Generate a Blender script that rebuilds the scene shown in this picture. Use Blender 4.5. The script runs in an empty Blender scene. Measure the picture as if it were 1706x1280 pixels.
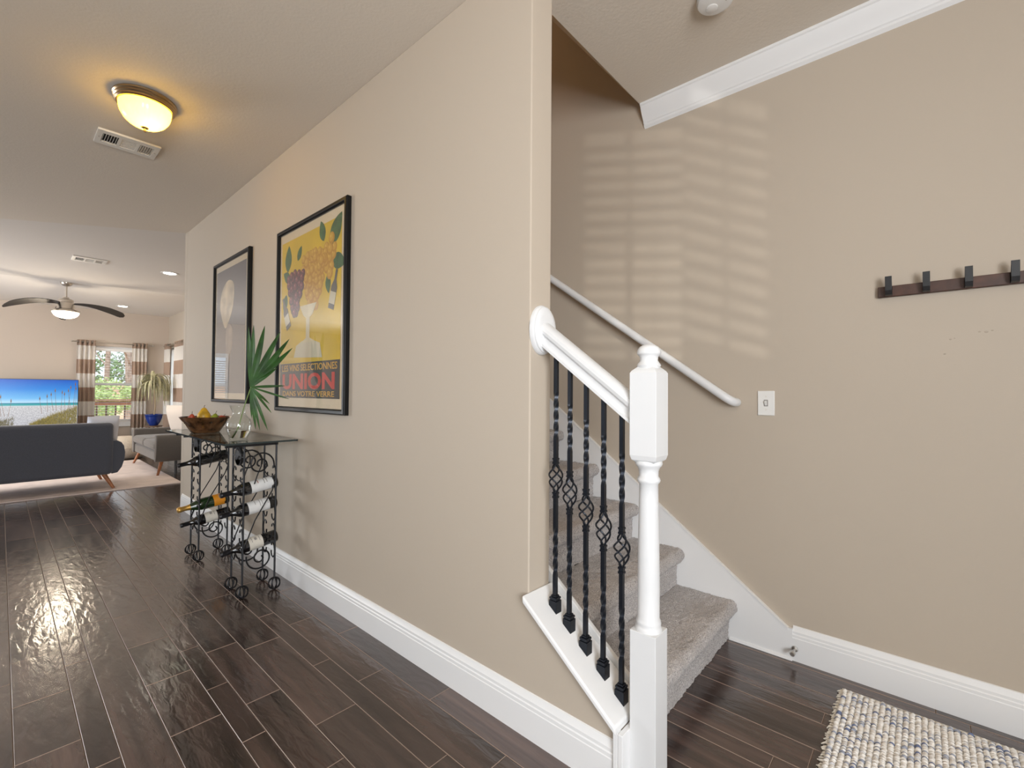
import bpy, bmesh, math, random
import numpy as np
from mathutils import Vector, Matrix, noise
random.seed(7)
S = bpy.context.scene
COL = S.collection
PI = math.pi

# ------------------------------------------------------------------ camera
CAM_H = 1.161
def cam_axes(yaw, pitch, roll):
    f = Vector((math.sin(yaw)*math.cos(pitch), math.cos(yaw)*math.cos(pitch), math.sin(pitch)))
    r = Vector((math.cos(yaw), -math.sin(yaw), 0)); u = r.cross(f)
    c, s = math.cos(roll), math.sin(roll)
    return c*r - s*u, s*r + c*u, f
_r, _u, _f = cam_axes(math.radians(48.0698), math.radians(1.11786), math.radians(-0.40703))
cd = bpy.data.cameras.new('camera'); cam = bpy.data.objects.new('camera', cd); COL.objects.link(cam)
cd.sensor_width = 36; cd.lens = 766.07*36/1706; cd.clip_start = 0.02
m = Matrix.Identity(4)
for i in range(3):
    m[i][0] = _r[i]; m[i][1] = _u[i]; m[i][2] = -_f[i]
m[2][3] = CAM_H
cam.matrix_world = m
S.camera = cam

# ------------------------------------------------------------------ view + world
S.view_settings.view_transform = 'Standard'; S.view_settings.look = 'None'
S.view_settings.exposure = 0.0; S.view_settings.gamma = 1.0
S.view_settings.use_curve_mapping = False
S.cycles.use_denoising = True
S.cycles.max_bounces = 10; S.cycles.diffuse_bounces = 6; S.cycles.glossy_bounces = 5
S.cycles.transparent_max_bounces = 16; S.cycles.sample_clamp_indirect = 6.0
S.cycles.caustics_reflective = False; S.cycles.caustics_refractive = False
w = bpy.data.worlds.new('sky'); S.world = w; w.use_nodes = True
bg = w.node_tree.nodes['Background']; bg.inputs[0].default_value = (0.80, 0.90, 1.0, 1); bg.inputs[1].default_value = 1.8

def lamp(name, kind, loc, energy, color=(1, 1, 1), target=None, **kw):
    d = bpy.data.lights.new(name, kind); d.energy = energy; d.color = color
    for k, v in kw.items(): setattr(d, k, v)
    o = bpy.data.objects.new(name, d); COL.objects.link(o); o.location = loc
    if target is not None:
        o.rotation_euler = (Vector(target)-Vector(loc)).to_track_quat('-Z', 'Y').to_euler()
    return o
# outdoor sun, from the street side of the house
lamp('sun', 'SUN', (-6, -8, 12), 2.4, (1, .95, .86), (0, 2, 0), angle=0.01)
DAY = (0.95, 0.985, 1.03)
# daylight entering the windows of the foyer, dining side and living room (one per window, in the opening)
lamp('daylight_front_window', 'AREA', (-1.0, -1.74, 1.45), 163, DAY, (-.4, 3, 2.6), shape='RECTANGLE', size=1.7, size_y=1.5)
lamp('daylight_dining_window', 'AREA', (-2.74, 0.2, 1.45), 3, DAY, (3, 0.2, 3.0), shape='RECTANGLE', size=1.6, size_y=1.5)
lamp('daylight_dining_window', 'AREA', (-2.74, 3.2, 1.45), 3, DAY, (3, 3.2, 3.0), shape='RECTANGLE', size=1.6, size_y=1.5)
lamp('daylight_living_window', 'AREA', (-3.74, 8.9, 1.35), 225, DAY, (3, 8.9, 1.75), shape='RECTANGLE', size=2.4, size_y=1.6)
# outside the frame: an added foyer fill and the warm landing lamp upstairs
lamp('foyer_fill', 'POINT', (-.45, -.35, 2.14), 8, (1, .93, .82), shadow_soft_size=.11)
lamp('landing_lamp_bulb', 'POINT', (1.85, 4.3, 4.7), 48, (1, .74, .48), shadow_soft_size=.12)
# added spots standing in for reflected sun, shone through two added slatted openings
lamp('stripe_spot', 'SPOT', (-1.0, -4.0, 1.02), 330, (1, .97, .9), (2.354, 1.12, 1.66), spot_size=math.radians(7.5), spot_blend=.6, shadow_soft_size=.010)
lamp('stripe_spot', 'SPOT', (-1.0, -4.0, 1.0), 330, (1, .97, .9), (2.354, 1.2, 2.05), spot_size=math.radians(17), spot_blend=.35, shadow_soft_size=.012)
lamp('stripe_spot', 'SPOT', (-1.0, -3.2, 0.02), 260, (1, .97, .9), (2.354, .72, 2.05), spot_size=math.radians(17), spot_blend=.3, shadow_soft_size=.010)

# ------------------------------------------------------------------ materials
MATS = {}
def lin(r, g, b):
    f = lambda c: ((c/255)/12.92 if c/255 <= .04045 else ((c/255+.055)/1.055)**2.4)
    return (f(r), f(g), f(b), 1)
def new_mat(name):
    mt = bpy.data.materials.new(name); mt.use_nodes = True
    nt = mt.node_tree; b = nt.nodes['Principled BSDF']
    MATS[name] = mt
    return mt, nt, b
def nd(nt, t, **kw):
    n = nt.nodes.new(t)
    for k, v in kw.items(): setattr(n, k, v)
    return n
def setin(n, **kw):
    for k, v in kw.items(): n.inputs[k.replace('_', ' ')].default_value = v
def P(name, col, rough=.5, metal=0, bump=None, spec=.5, var=None, coat=0, sheen=0):
    """principled; bump=(scale,strength,dist); var=(scale,amount) soft tonal variation of the material itself"""
    mt, nt, b = new_mat(name)
    b.inputs['Base Color'].default_value = col if len(col) == 4 else (*col, 1)
    b.inputs['Roughness'].default_value = rough; b.inputs['Metallic'].default_value = metal
    b.inputs['Specular IOR Level'].default_value = spec
    b.inputs['Coat Weight'].default_value = coat
    if sheen: b.inputs['Sheen Weight'].default_value = sheen; b.inputs['Sheen Roughness'].default_value = .5
    tc = nd(nt, 'ShaderNodeTexCoord')
    if bump:
        n = nd(nt, 'ShaderNodeTexNoise'); setin(n, Scale=bump[0], Detail=3.0)
        nt.links.new(tc.outputs['Object'], n.inputs['Vector'])
        bp = nd(nt, 'ShaderNodeBump'); setin(bp, Strength=bump[1], Distance=bump[2])
        nt.links.new(n.outputs['Fac'], bp.inputs['Height']); nt.links.new(bp.outputs[0], b.inputs['Normal'])
    if var:
        n = nd(nt, 'ShaderNodeTexNoise'); setin(n, Scale=var[0], Detail=4.0)
        nt.links.new(tc.outputs['Object'], n.inputs['Vector'])
        r = nd(nt, 'ShaderNodeValToRGB'); c = b.inputs['Base Color'].default_value
        r.color_ramp.elements[0].position = .3; r.color_ramp.elements[1].position = .7
        r.color_ramp.elements[0].color = tuple(c[i]*(1-var[1]) for i in range(3))+(1,)
        r.color_ramp.elements[1].color = tuple(min(1, c[i]*(1+var[1])) for i in range(3))+(1,)
        nt.links.new(n.outputs['Fac'], r.inputs[0]); nt.links.new(r.outputs[0], b.inputs['Base Color'])
    return mt
def EM(name, col, strength):
    mt, nt, b = new_mat(name)
    b.inputs['Base Color'].default_value = (*col, 1); b.inputs['Emission Color'].default_value = (*col, 1)
    b.inputs['Emission Strength'].default_value = strength; b.inputs['Roughness'].default_value = .3
    return mt
def GLASS(name, tint=(1, 1, 1), refl=1.5, rough=0.0):
    """thin clear pane: see-through with a Fresnel reflection"""
    mt, nt, b = new_mat(name)
    t = nd(nt, 'ShaderNodeBsdfTransparent'); t.inputs[0].default_value = (*tint, 1)
    g = nd(nt, 'ShaderNodeBsdfGlossy'); g.inputs['Roughness'].default_value = rough
    lw = nd(nt, 'ShaderNodeLayerWeight'); lw.inputs[0].default_value = .5
    pw = nd(nt, 'ShaderNodeMath', operation='POWER'); pw.inputs[1].default_value = 5.0
    f0 = ((refl-1)/(refl+1))**2
    f = nd(nt, 'ShaderNodeMapRange'); setin(f, To_Min=f0, To_Max=1.0)
    nt.links.new(lw.outputs['Facing'], pw.inputs[0]); nt.links.new(pw.outputs[0], f.inputs[0])
    mx = nd(nt, 'ShaderNodeMixShader')
    nt.links.new(f.outputs[0], mx.inputs[0]); nt.links.new(t.outputs[0], mx.inputs[1]); nt.links.new(g.outputs[0], mx.inputs[2])
    nt.links.new(mx.outputs[0], nt.nodes['Material Output'].inputs[0])
    return mt

P('wall_paint', (.495, .426, .345), .62, bump=(260, .10, .002), spec=.3)
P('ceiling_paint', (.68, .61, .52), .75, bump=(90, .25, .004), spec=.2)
P('living_ceiling_bright', (.70, .655, .60), .8, bump=(90, .2, .004), spec=.2)  # paler than the hall ceiling, its brighter look put into the colour
P('living_ceiling_brighter', (.80, .755, .70), .8, bump=(90, .2, .004), spec=.2)  # colour lightened again for the brighter zone beyond the fan
P('feature_wall_paint', (.56, .475, .395), .65, bump=(260, .10, .002), spec=.3)
P('trim_white', (.80, .80, .795), .38, spec=.5)
P('newel_white', (.715, .72, .72), .38, spec=.5)
P('black_iron', (.014, .017, .024), .34, .55, bump=(300, .15, .001))
P('rack_iron', (.012, .012, .014), .40, .5, bump=(400, .2, .001))
P('glass_edge', (.02, .03, .03), .15)
P('frame_black', (.006, .006, .006), .32, spec=.25)
P('paper_cream', (.70, .58, .40), .6)
P('nickel', (.55, .50, .44), .28, 1)
P('bronze', (.46, .33, .19), .30, 1, bump=(60, .05, .002))
P('plastic_white', (.78, .77, .74), .4)
P('plastic_dark', (.05, .05, .05), .5)
P('vent_white', (.72, .69, .63), .5)
P('vent_dark', (.02, .018, .016), .8)
P('walnut', (.060, .022, .012), .45, bump=(40, .2, .002), var=(18, .45))
P('hook_black', (.006, .006, .007), .4, spec=.5)
P('sofa_grey', (.084, .089, .110), .9, bump=(700, .35, .002), sheen=.3, var=(350, .25))
P('sofa_taupe', (.120, .105, .092), .9, bump=(700, .35, .002), sheen=.25, var=(350, .22))
P('leg_wood', (.34, .125, .045), .42, var=(30, .25))
P('pillow_cream', (.72, .62, .53), .9, bump=(300, .3, .002), sheen=.2)
P('pillow_white', (.78, .79, .85), .9, bump=(300, .3, .002), sheen=.2)
P('throw_grey', (.20, .19, .18), .95, bump=(120, .5, .004))
P('pouf_cream', (.66, .58, .48), .95, bump=(90, .6, .006), var=(60, .12))
P('rug_pink', (.82, .70, .65), .97, bump=(300, .5, .003), var=(6, .10))
P('pot_blue', (.010, .035, .22), .12, coat=.5, spec=.6)
P('stand_wood', (.16, .09, .05), .5, var=(20, .3))
P('leaf_pale', (.50, .47, .28), .5, var=(12, .35))
P('trunk_tan', (.42, .32, .20), .8)
P('leaf_palm', (.026, .085, .014), .38, var=(14, .45), spec=.5)
P('stem_palm', (.16, .25, .05), .45)
P('bottle_black', (.006, .006, .007), .08, spec=.6, coat=.3)
P('bottle_green', (.010, .030, .008), .07, spec=.6, coat=.3)
P('foil_black', (.012, .012, .015), .33, .3)
P('foil_gold', (.62, .36, .09), .34, .7, bump=(120, .35, .003))
P('label_cream', (.66, .62, .54), .7, var=(40, .06))
P('label_white', (.70, .70, .69), .7, var=(30, .05))
P('label_orange', (.72, .27, .01), .6)
P('ink_grey', (.28, .26, .24), .7)
P('ink_red', (.35, .10, .08), .7)
P('bowl_bronze', (.15, .07, .030), .12, .45, var=(22, .85), bump=(30, .1, .003))
P('pear_yellow', (.55, .32, .02), .35, var=(22, .5))
P('pear_green', (.24, .28, .02), .4, var=(20, .3))
P('apple_red', (.42, .055, .02), .35, var=(16, .55))
P('twig', (.08, .05, .03), .8)
P('blade_dark', (.016, .010, .008), .5)
P('blade_brown', (.10, .068, .048), .5)
P('deck_brown', (.30, .13, .07), .8, var=(10, .2))
P('rail_dark', (.10, .06, .045), .7)
P('straw', (.80, .50, .32), .95, var=(3, .25))
P('shrub_green', (.42, .54, .22), .85, var=(8, .45))
P('shrub_dark', (.16, .26, .11), .85, var=(8, .45))
P('shrub_dusk', (.30, .36, .28), .85, var=(4, .4)); P('shrub_rust', (.42, .24, .16), .85, var=(4, .3))
P('bark', (.30, .24, .20), .9, var=(10, .35))
P('siding', (.55, .52, .48), .8)
P('tv_black', (.01, .01, .012), .25)
P('console_white', (.70, .68, .65), .5)
P('blind_white', (.75, .74, .72), .5)
P('mat_cream', (.74, .70, .62), .95)
P('door_paint', (.50, .47, .43), .45)
P('steel', (.55, .53, .50), .35, 1)
P('ring_rubber', (.70, .69, .66), .6)
P('jar_cream', (.68, .60, .50), .5)
P('lid_green', (.05, .07, .04), .4)
P('subfloor', (.46, .38, .31), .7)
GLASS('window_glass'); GLASS('picture_glass', refl=1.52); GLASS('table_glass', (.80, .85, .82), 1.6)
GLASS('vase_glass', (.97, .98, .97), 1.45)
EM('can_light', (1, .93, .80), 9.0)
EM('fan_light', (1, .90, .72), 4.0)

# water in the vase
mt, nt, b = new_mat('water'); setin(b, Roughness=0.0, IOR=1.33); b.inputs['Transmission Weight'].default_value = 1.0

# ceiling-lamp bowl: frosted glass lit by its bulb
mt, nt, b = new_mat('lamp_bowl')
tr = nd(nt, 'ShaderNodeBsdfTranslucent'); tr.inputs[0].default_value = (1, .80, .45, 1)
em = nd(nt, 'ShaderNodeEmission'); em.inputs[0].default_value = (1, .60, .030, 1); em.inputs[1].default_value = 9.0
gl = nd(nt, 'ShaderNodeBsdfGlossy'); gl.inputs['Roughness'].default_value = .15
ad = nd(nt, 'ShaderNodeAddShader'); mx = nd(nt, 'ShaderNodeMixShader'); mx.inputs[0].default_value = .05
nt.links.new(tr.outputs[0], ad.inputs[0]); nt.links.new(em.outputs[0], ad.inputs[1])
nt.links.new(ad.outputs[0], mx.inputs[1]); nt.links.new(gl.outputs[0], mx.inputs[2])
nt.links.new(mx.outputs[0], nt.nodes['Material Output'].inputs[0])

# dark hand-scraped floor boards
def floor_mat(name, far=False):
    mt, nt, b = new_mat(name)
    geo = nd(nt, 'ShaderNodeNewGeometry'); oi = nd(nt, 'ShaderNodeObjectInfo')
    mp = nd(nt, 'ShaderNodeMapping'); mp.inputs['Scale'].default_value = (13, .9, 13)
    nt.links.new(geo.outputs['Position'], mp.inputs['Vector'])
    ofs = nd(nt, 'ShaderNodeVectorMath', operation='ADD'); sc = nd(nt, 'ShaderNodeVectorMath', operation='SCALE')
    cmb = nd(nt, 'ShaderNodeCombineXYZ')
    for i in range(3): nt.links.new(oi.outputs['Random'], cmb.inputs[i])
    nt.links.new(cmb.outputs[0], sc.inputs[0]); sc.inputs['Scale'].default_value = 40
    nt.links.new(mp.outputs[0], ofs.inputs[0]); nt.links.new(sc.outputs[0], ofs.inputs[1])
    gn = nd(nt, 'ShaderNodeTexNoise'); setin(gn, Scale=1.7, Detail=5.0, Roughness=.5, Distortion=.15)
    nt.links.new(ofs.outputs[0], gn.inputs['Vector'])
    r = nd(nt, 'ShaderNodeValToRGB')
    r.color_ramp.elements[0].position = .30; r.color_ramp.elements[0].color = (.024, .0155, .0135, 1)
    r.color_ramp.elements[1].position = .78; r.color_ramp.elements[1].color = (.108, .068, .056, 1)
    nt.links.new(gn.outputs['Fac'], r.inputs[0])
    hv = nd(nt, 'ShaderNodeHueSaturation')
    mr = nd(nt, 'ShaderNodeMapRange'); setin(mr, To_Min=.72, To_Max=1.35)
    nt.links.new(oi.outputs['Random'], mr.inputs[0]); nt.links.new(mr.outputs[0], hv.inputs['Value'])
    nt.links.new(r.outputs[0], hv.inputs['Color']); nt.links.new(hv.outputs[0], b.inputs['Base Color'])
    # scraped relief: shallow ripples across the board, drawn out along it
    mp2 = nd(nt, 'ShaderNodeMapping'); mp2.inputs['Scale'].default_value = (15, 4.0, 15)
    nt.links.new(geo.outputs['Position'], mp2.inputs['Vector'])
    n2 = nd(nt, 'ShaderNodeTexNoise'); setin(n2, Scale=2.2, Detail=2.5, Distortion=.4)
    nt.links.new(mp2.outputs[0], n2.inputs['Vector'])
    bp = nd(nt, 'ShaderNodeBump'); setin(bp, Strength=.30, Distance=.0075)
    nt.links.new(n2.outputs['Fac'], bp.inputs['Height'])
    bp2 = nd(nt, 'ShaderNodeBump'); setin(bp2, Strength=.06, Distance=.002)
    nt.links.new(gn.outputs['Fac'], bp2.inputs['Height']); nt.links.new(bp.outputs[0], bp2.inputs['Normal'])
    nt.links.new(bp2.outputs[0], b.inputs['Normal'])
    rr = nd(nt, 'ShaderNodeMapRange'); setin(rr, To_Min=.16, To_Max=.28)
    nt.links.new(gn.outputs['Fac'], rr.inputs[0]); nt.links.new(rr.outputs[0], b.inputs['Roughness'])
    b.inputs['Specular IOR Level'].default_value = .8; b.inputs['Coat Weight'].default_value = .45; b.inputs['Coat Roughness'].default_value = .14
    nt.links.new(bp2.outputs[0], b.inputs['Coat Normal'])
    if far:
        sx = nd(nt, 'ShaderNodeSeparateXYZ'); nt.links.new(geo.outputs['Position'], sx.inputs[0])
        a = nd(nt, 'ShaderNodeMath', operation='MULTIPLY'); a.inputs[1].default_value = 1/.117
        f = nd(nt, 'ShaderNodeMath', operation='FRACT'); g = nd(nt, 'ShaderNodeMath', operation='LESS_THAN'); g.inputs[1].default_value = .03
        nt.links.new(sx.outputs[0], a.inputs[0]); nt.links.new(a.outputs[0], f.inputs[0]); nt.links.new(f.outputs[0], g.inputs[0])
        mxc = nd(nt, 'ShaderNodeMixRGB'); mxc.inputs[2].default_value = (.16, .11, .08, 1)  # pale joint line paints the highlight on the board bevels
        nt.links.new(g.outputs[0], mxc.inputs[0]); nt.links.new(hv.outputs[0], mxc.inputs[1]); nt.links.new(mxc.outputs[0], b.inputs['Base Color'])
P('board_edge_lit', (.28, .205, .16), .35); floor_mat('floor_board'); floor_mat('floor_board_far', True)  # edge colour lightened for the light that the bevels catch

# carpet
mt, nt, b = new_mat('carpet'); b.inputs['Roughness'].default_value = 1.0; b.inputs['Specular IOR Level'].default_value = .05
b.inputs['Sheen Weight'].default_value = .35
geo = nd(nt, 'ShaderNodeNewGeometry'); n1 = nd(nt, 'ShaderNodeTexNoise'); setin(n1, Scale=220.0, Detail=3.0)
n2 = nd(nt, 'ShaderNodeTexNoise'); setin(n2, Scale=9.0, Detail=3.0)
nt.links.new(geo.outputs['Position'], n1.inputs[0]); nt.links.new(geo.outputs['Position'], n2.inputs[0])
r = nd(nt, 'ShaderNodeValToRGB'); r.color_ramp.elements[0].color = (.26, .235, .225, 1); r.color_ramp.elements[1].color = (.70, .655, .63, 1)
r.color_ramp.elements[0].position = .32; r.color_ramp.elements[1].position = .68
ml = nd(nt, 'ShaderNodeMixRGB', blend_type='MULTIPLY'); ml.inputs[0].default_value = .45
r2 = nd(nt, 'ShaderNodeValToRGB'); r2.color_ramp.elements[0].position = .4; r2.color_ramp.elements[1].position = .6
r2.color_ramp.elements[0].color = (.72, .70, .68, 1); r2.color_ramp.elements[1].color = (1, 1, 1, 1)
nt.links.new(n1.outputs['Fac'], r.inputs[0]); nt.links.new(n2.outputs['Fac'], r2.inputs[0])
nt.links.new(r.outputs[0], ml.inputs[1]); nt.links.new(r2.outputs[0], ml.inputs[2]); nt.links.new(ml.outputs[0], b.inputs['Base Color'])
bp = nd(nt, 'ShaderNodeBump'); setin(bp, Strength=.9, Distance=.006); nt.links.new(n1.outputs['Fac'], bp.inputs['Height']); nt.links.new(bp.outputs[0], b.inputs['Normal'])

# woven mat yarn: each loop its own tone
mt, nt, b = new_mat('mat_yarn'); b.inputs['Roughness'].default_value = .95; b.inputs['Specular IOR Level'].default_value = .1
geo = nd(nt, 'ShaderNodeNewGeometry'); r = nd(nt, 'ShaderNodeValToRGB'); r.color_ramp.interpolation = 'CONSTANT'
cols = [(0, (.86, .84, .80)), (.30, (.80, .77, .72)), (.55, (.90, .88, .84)), (.72, (.62, .62, .63)), (.82, (.36, .39, .47)), (.90, (.17, .21, .34)), (.95, (.74, .70, .65))]
e = r.color_ramp.elements
e[0].position = 0; e[0].color = (*cols[0][1], 1); e[1].position = cols[1][0]; e[1].color = (*cols[1][1], 1)
for p_, c_ in cols[2:]:
    q = e.new(p_); q.color = (*c_, 1)
nt.links.new(geo.outputs['Random Per Island'], r.inputs[0]); nt.links.new(r.outputs[0], b.inputs['Base Color'])

# striped curtain cloth (woven bands)
mt, nt, b = new_mat('curtain_cloth'); b.inputs['Roughness'].default_value = .9; b.inputs['Sheen Weight'].default_value = .2
geo = nd(nt, 'ShaderNodeNewGeometry'); sx = nd(nt, 'ShaderNodeSeparateXYZ'); nt.links.new(geo.outputs['Position'], sx.inputs[0])
a = nd(nt, 'ShaderNodeMath', operation='SUBTRACT'); a.inputs[1].default_value = .13
dv = nd(nt, 'ShaderNodeMath', operation='DIVIDE'); dv.inputs[1].default_value = .54
fr = nd(nt, 'ShaderNodeMath', operation='FRACT'); lt = nd(nt, 'ShaderNodeMath', operation='LESS_THAN'); lt.inputs[1].default_value = .5
nt.links.new(sx.outputs[2], a.inputs[0]); nt.links.new(a.outputs[0], dv.inputs[0]); nt.links.new(dv.outputs[0], fr.inputs[0]); nt.links.new(fr.outputs[0], lt.inputs[0])
mxc = nd(nt, 'ShaderNodeMixRGB'); mxc.inputs[1].default_value = (.50, .36, .27, 1); mxc.inputs[2].default_value = (.86, .82, .77, 1)
nt.links.new(lt.outputs[0], mxc.inputs[0]); nt.links.new(mxc.outputs[0], b.inputs['Base Color'])
trl = nd(nt, 'ShaderNodeBsdfTranslucent'); nt.links.new(mxc.outputs[0], trl.inputs[0]); mxs = nd(nt, 'ShaderNodeMixShader'); mxs.inputs[0].default_value = .35
nt.links.new(b.outputs[0], mxs.inputs[1]); nt.links.new(trl.outputs[0], mxs.inputs[2]); nt.links.new(mxs.outputs[0], nt.nodes['Material Output'].inputs[0])

# television picture: sky, sea and sand
def tv_mat(x0, x1, z0, z1):
    mt, nt, b = new_mat('tv_picture')
    geo = nd(nt, 'ShaderNodeNewGeometry'); sx = nd(nt, 'ShaderNodeSeparateXYZ'); nt.links.new(geo.outputs['Position'], sx.inputs[0])
    mr = nd(nt, 'ShaderNodeMapRange'); setin(mr, From_Min=z0, From_Max=z1); nt.links.new(sx.outputs[2], mr.inputs[0])
    r = nd(nt, 'ShaderNodeValToRGB'); e = r.color_ramp.elements
    e[0].position = 0; e[0].color = (.62, .62, .66, 1); e[1].position = 1; e[1].color = (.0, .10, .55, 1)
    for p_, c_ in ((.42, (.70, .69, .70)), (.445, (.55, .62, .66)), (.455, (.04, .42, .42)), (.49, (.02, .28, .34)), (.505, (.02, .22, .42)), (.51, (.50, .76, .95)), (.60, (.16, .50, .88)), (.80, (.015, .24, .74))):
        q = e.new(p_); q.color = (*c_, 1)
    nt.links.new(mr.outputs[0], r.inputs[0])
    n = nd(nt, 'ShaderNodeTexNoise'); setin(n, Scale=60.0, Detail=4.0); nt.links.new(geo.outputs['Position'], n.inputs[0])
    gr = nd(nt, 'ShaderNodeMath', operation='LESS_THAN'); gr.inputs[1].default_value = .43; nt.links.new(mr.outputs[0], gr.inputs[0])
    mu = nd(nt, 'ShaderNodeMath', operation='MULTIPLY'); mu.inputs[1].default_value = .5; nt.links.new(gr.outputs[0], mu.inputs[0])
    rr = nd(nt, 'ShaderNodeValToRGB'); rr.color_ramp.elements[0].position = .4; rr.color_ramp.elements[1].position = .6
    rr.color_ramp.elements[0].color = (.35, .35, .38, 1); rr.color_ramp.elements[1].color = (1, 1, 1, 1); nt.links.new(n.outputs['Fac'], rr.inputs[0])
    ml = nd(nt, 'ShaderNodeMixRGB', blend_type='MULTIPLY'); nt.links.new(mu.outputs[0], ml.inputs[0]); nt.links.new(r.outputs[0], ml.inputs[1]); nt.links.new(rr.outputs[0], ml.inputs[2])
    b.inputs['Base Color'].default_value = (.01, .01, .01, 1); b.inputs['Roughness'].default_value = .25
    nt.links.new(ml.outputs[0], b.inputs['Emission Color']); b.inputs['Emission Strength'].default_value = 1.0

# ------------------------------------------------------------------ mesh builder
class MB:
    def __init__(s): s.v = []; s.f = []
    def add(s, vs, fs):
        o = len(s.v); s.v += [tuple(x) for x in vs]; s.f += [tuple(i+o for i in q) for q in fs]; return s
    def box(s, a, b):
        x0, y0, z0 = a; x1, y1, z1 = b
        return s.add([(x0,y0,z0),(x1,y0,z0),(x1,y1,z0),(x0,y1,z0),(x0,y0,z1),(x1,y0,z1),(x1,y1,z1),(x0,y1,z1)],
                     [(0,3,2,1),(4,5,6,7),(0,1,5,4),(1,2,6,5),(2,3,7,6),(3,0,4,7)])
    def prism(s, poly, axis, a, b):
        """poly: 2-D points; axis x -> (y,z), y -> (x,z), z -> (x,y)"""
        mk = {'x': lambda p, t: (t, p[0], p[1]), 'y': lambda p, t: (p[0], t, p[1]), 'z': lambda p, t: (p[0], p[1], t)}[axis]
        n = len(poly)
        vs = [mk(p, a) for p in poly]+[mk(p, b) for p in poly]
        fs = [tuple(range(n-1, -1, -1)), tuple(range(n, 2*n))]+[(i, (i+1) % n, n+(i+1) % n, n+i) for i in range(n)]
        return s.add(vs, fs)
    def tube(s, path, r, n=8, closed=False, caps=True):
        path = [Vector(p) for p in path]; k = len(path)
        rs = r if isinstance(r, (list, tuple)) else [r]*k
        T = []
        for i in range(k):
            if closed: t = path[(i+1) % k]-path[i-1]
            else: t = path[min(i+1, k-1)]-path[max(i-1, 0)]
            T.append(t.normalized() if t.length > 1e-9 else Vector((0, 0, 1)))
        up = Vector((0, 0, 1)) if abs(T[0].z) < .9 else Vector((1, 0, 0))
        N = (up-T[0]*up.dot(T[0])).normalized(); vs = []
        for i in range(k):
            N = (N-T[i]*N.dot(T[i]))
            N = N.normalized() if N.length > 1e-6 else T[i].orthogonal().normalized()
            B = T[i].cross(N)
            for j in range(n):
                a = 2*PI*j/n; vs.append(path[i]+(N*math.cos(a)+B*math.sin(a))*rs[i])
        fs = []
        for i in range(k if closed else k-1):
            i2 = (i+1) % k
            for j in range(n):
                j2 = (j+1) % n; fs.append((i*n+j, i*n+j2, i2*n+j2, i2*n+j))
        if caps and not closed:
            fs.append(tuple(range(n-1, -1, -1))); fs.append(tuple((k-1)*n+j for j in range(n)))
        return s.add(vs, fs)
    def lathe(s, prof, c=(0, 0, 0), n=32, mat=None, a0=0, a1=2*PI):
        """prof: (r,z) pairs, around local z at c"""
        full = abs(a1-a0-2*PI) < 1e-6; m_ = n if full else n+1; vs = []; fs = []; c = Vector(c)
        for (r, z) in prof:
            for j in range(m_):
                a = a0+(a1-a0)*j/n; p = Vector((r*math.cos(a), r*math.sin(a), z))
                vs.append((mat @ p if mat else p)+c)
        for i in range(len(prof)-1):
            for j in range(n):
                j2 = (j+1) % m_; fs.append((i*m_+j, i*m_+j2, (i+1)*m_+j2, (i+1)*m_+j))
        if full:
            if prof[0][0] > 1e-5: fs.append(tuple(range(m_-1, -1, -1)))
            if prof[-1][0] > 1e-5: fs.append(tuple((len(prof)-1)*m_+j for j in range(m_)))
        return s.add(vs, fs)
    def sphere(s, c, r, n=12, sz=1.0):
        return s.lathe([(max(1e-6, r*math.sin(PI*i/n)), -r*sz*math.cos(PI*i/n)) for i in range(n+1)], c, 2*n)
    def build(s, name, mat, parent=None, smooth=True, bevel=0, segs=2, angle=35, local=False, sub=0):
        me = bpy.data.meshes.new(name); me.from_pydata(s.v, [], s.f); me.validate(); me.update()
        bm = bmesh.new(); bm.from_mesh(me); bmesh.ops.recalc_face_normals(bm, faces=bm.faces)
        bm.to_mesh(me); bm.free()
        me.materials.append(MATS[mat])
        if smooth:
            me.polygons.foreach_set('use_smooth', [True]*len(me.polygons)); me.set_sharp_from_angle(angle=math.radians(angle))
        o = bpy.data.objects.new(name, me); COL.objects.link(o)
        if parent is not None:
            o.parent = parent
            if not local and parent.type == 'EMPTY': o.matrix_parent_inverse = parent.matrix_basis.inverted()
        if bevel:
            b = o.modifiers.new('bevel', 'BEVEL'); b.width = bevel; b.segments = segs; b.limit_method = 'ANGLE'; b.angle_limit = math.radians(30); b.harden_normals = False
        if sub:
            b = o.modifiers.new('sub', 'SUBSURF'); b.levels = sub; b.render_levels = sub
        return o
def tag(o, label=None, cat=None, group=None, kind=None):
    for k, v in (('label', label), ('category', cat), ('group', group), ('kind', kind)):
        if v: o[k] = v
    return o
def thing(name, label, cat, loc=(0, 0, 0), rot=None, group=None):
    o = bpy.data.objects.new(name, None); COL.objects.link(o); o.location = loc; o.empty_display_size = .1
    if rot is not None: o.rotation_euler = rot
    o.matrix_basis  # evaluated from loc/rot
    return tag(o, label, cat, group)
def copy_tree(root, loc=None, rot=None):
    c = root.copy(); COL.objects.link(c)
    if loc is not None: c.location = loc
    if rot is not None: c.rotation_euler = rot
    for ch in list(root.children):
        d = ch.copy(); COL.objects.link(d); d.parent = c
        for g in list(ch.children):
            e_ = g.copy(); COL.objects.link(e_); e_.parent = d
    return c
def struct(o, label=None): o['kind'] = 'structure'; 
def struct(o, label=None):
    o['kind'] = 'structure'
    if label: o['label'] = label
    return o
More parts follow.
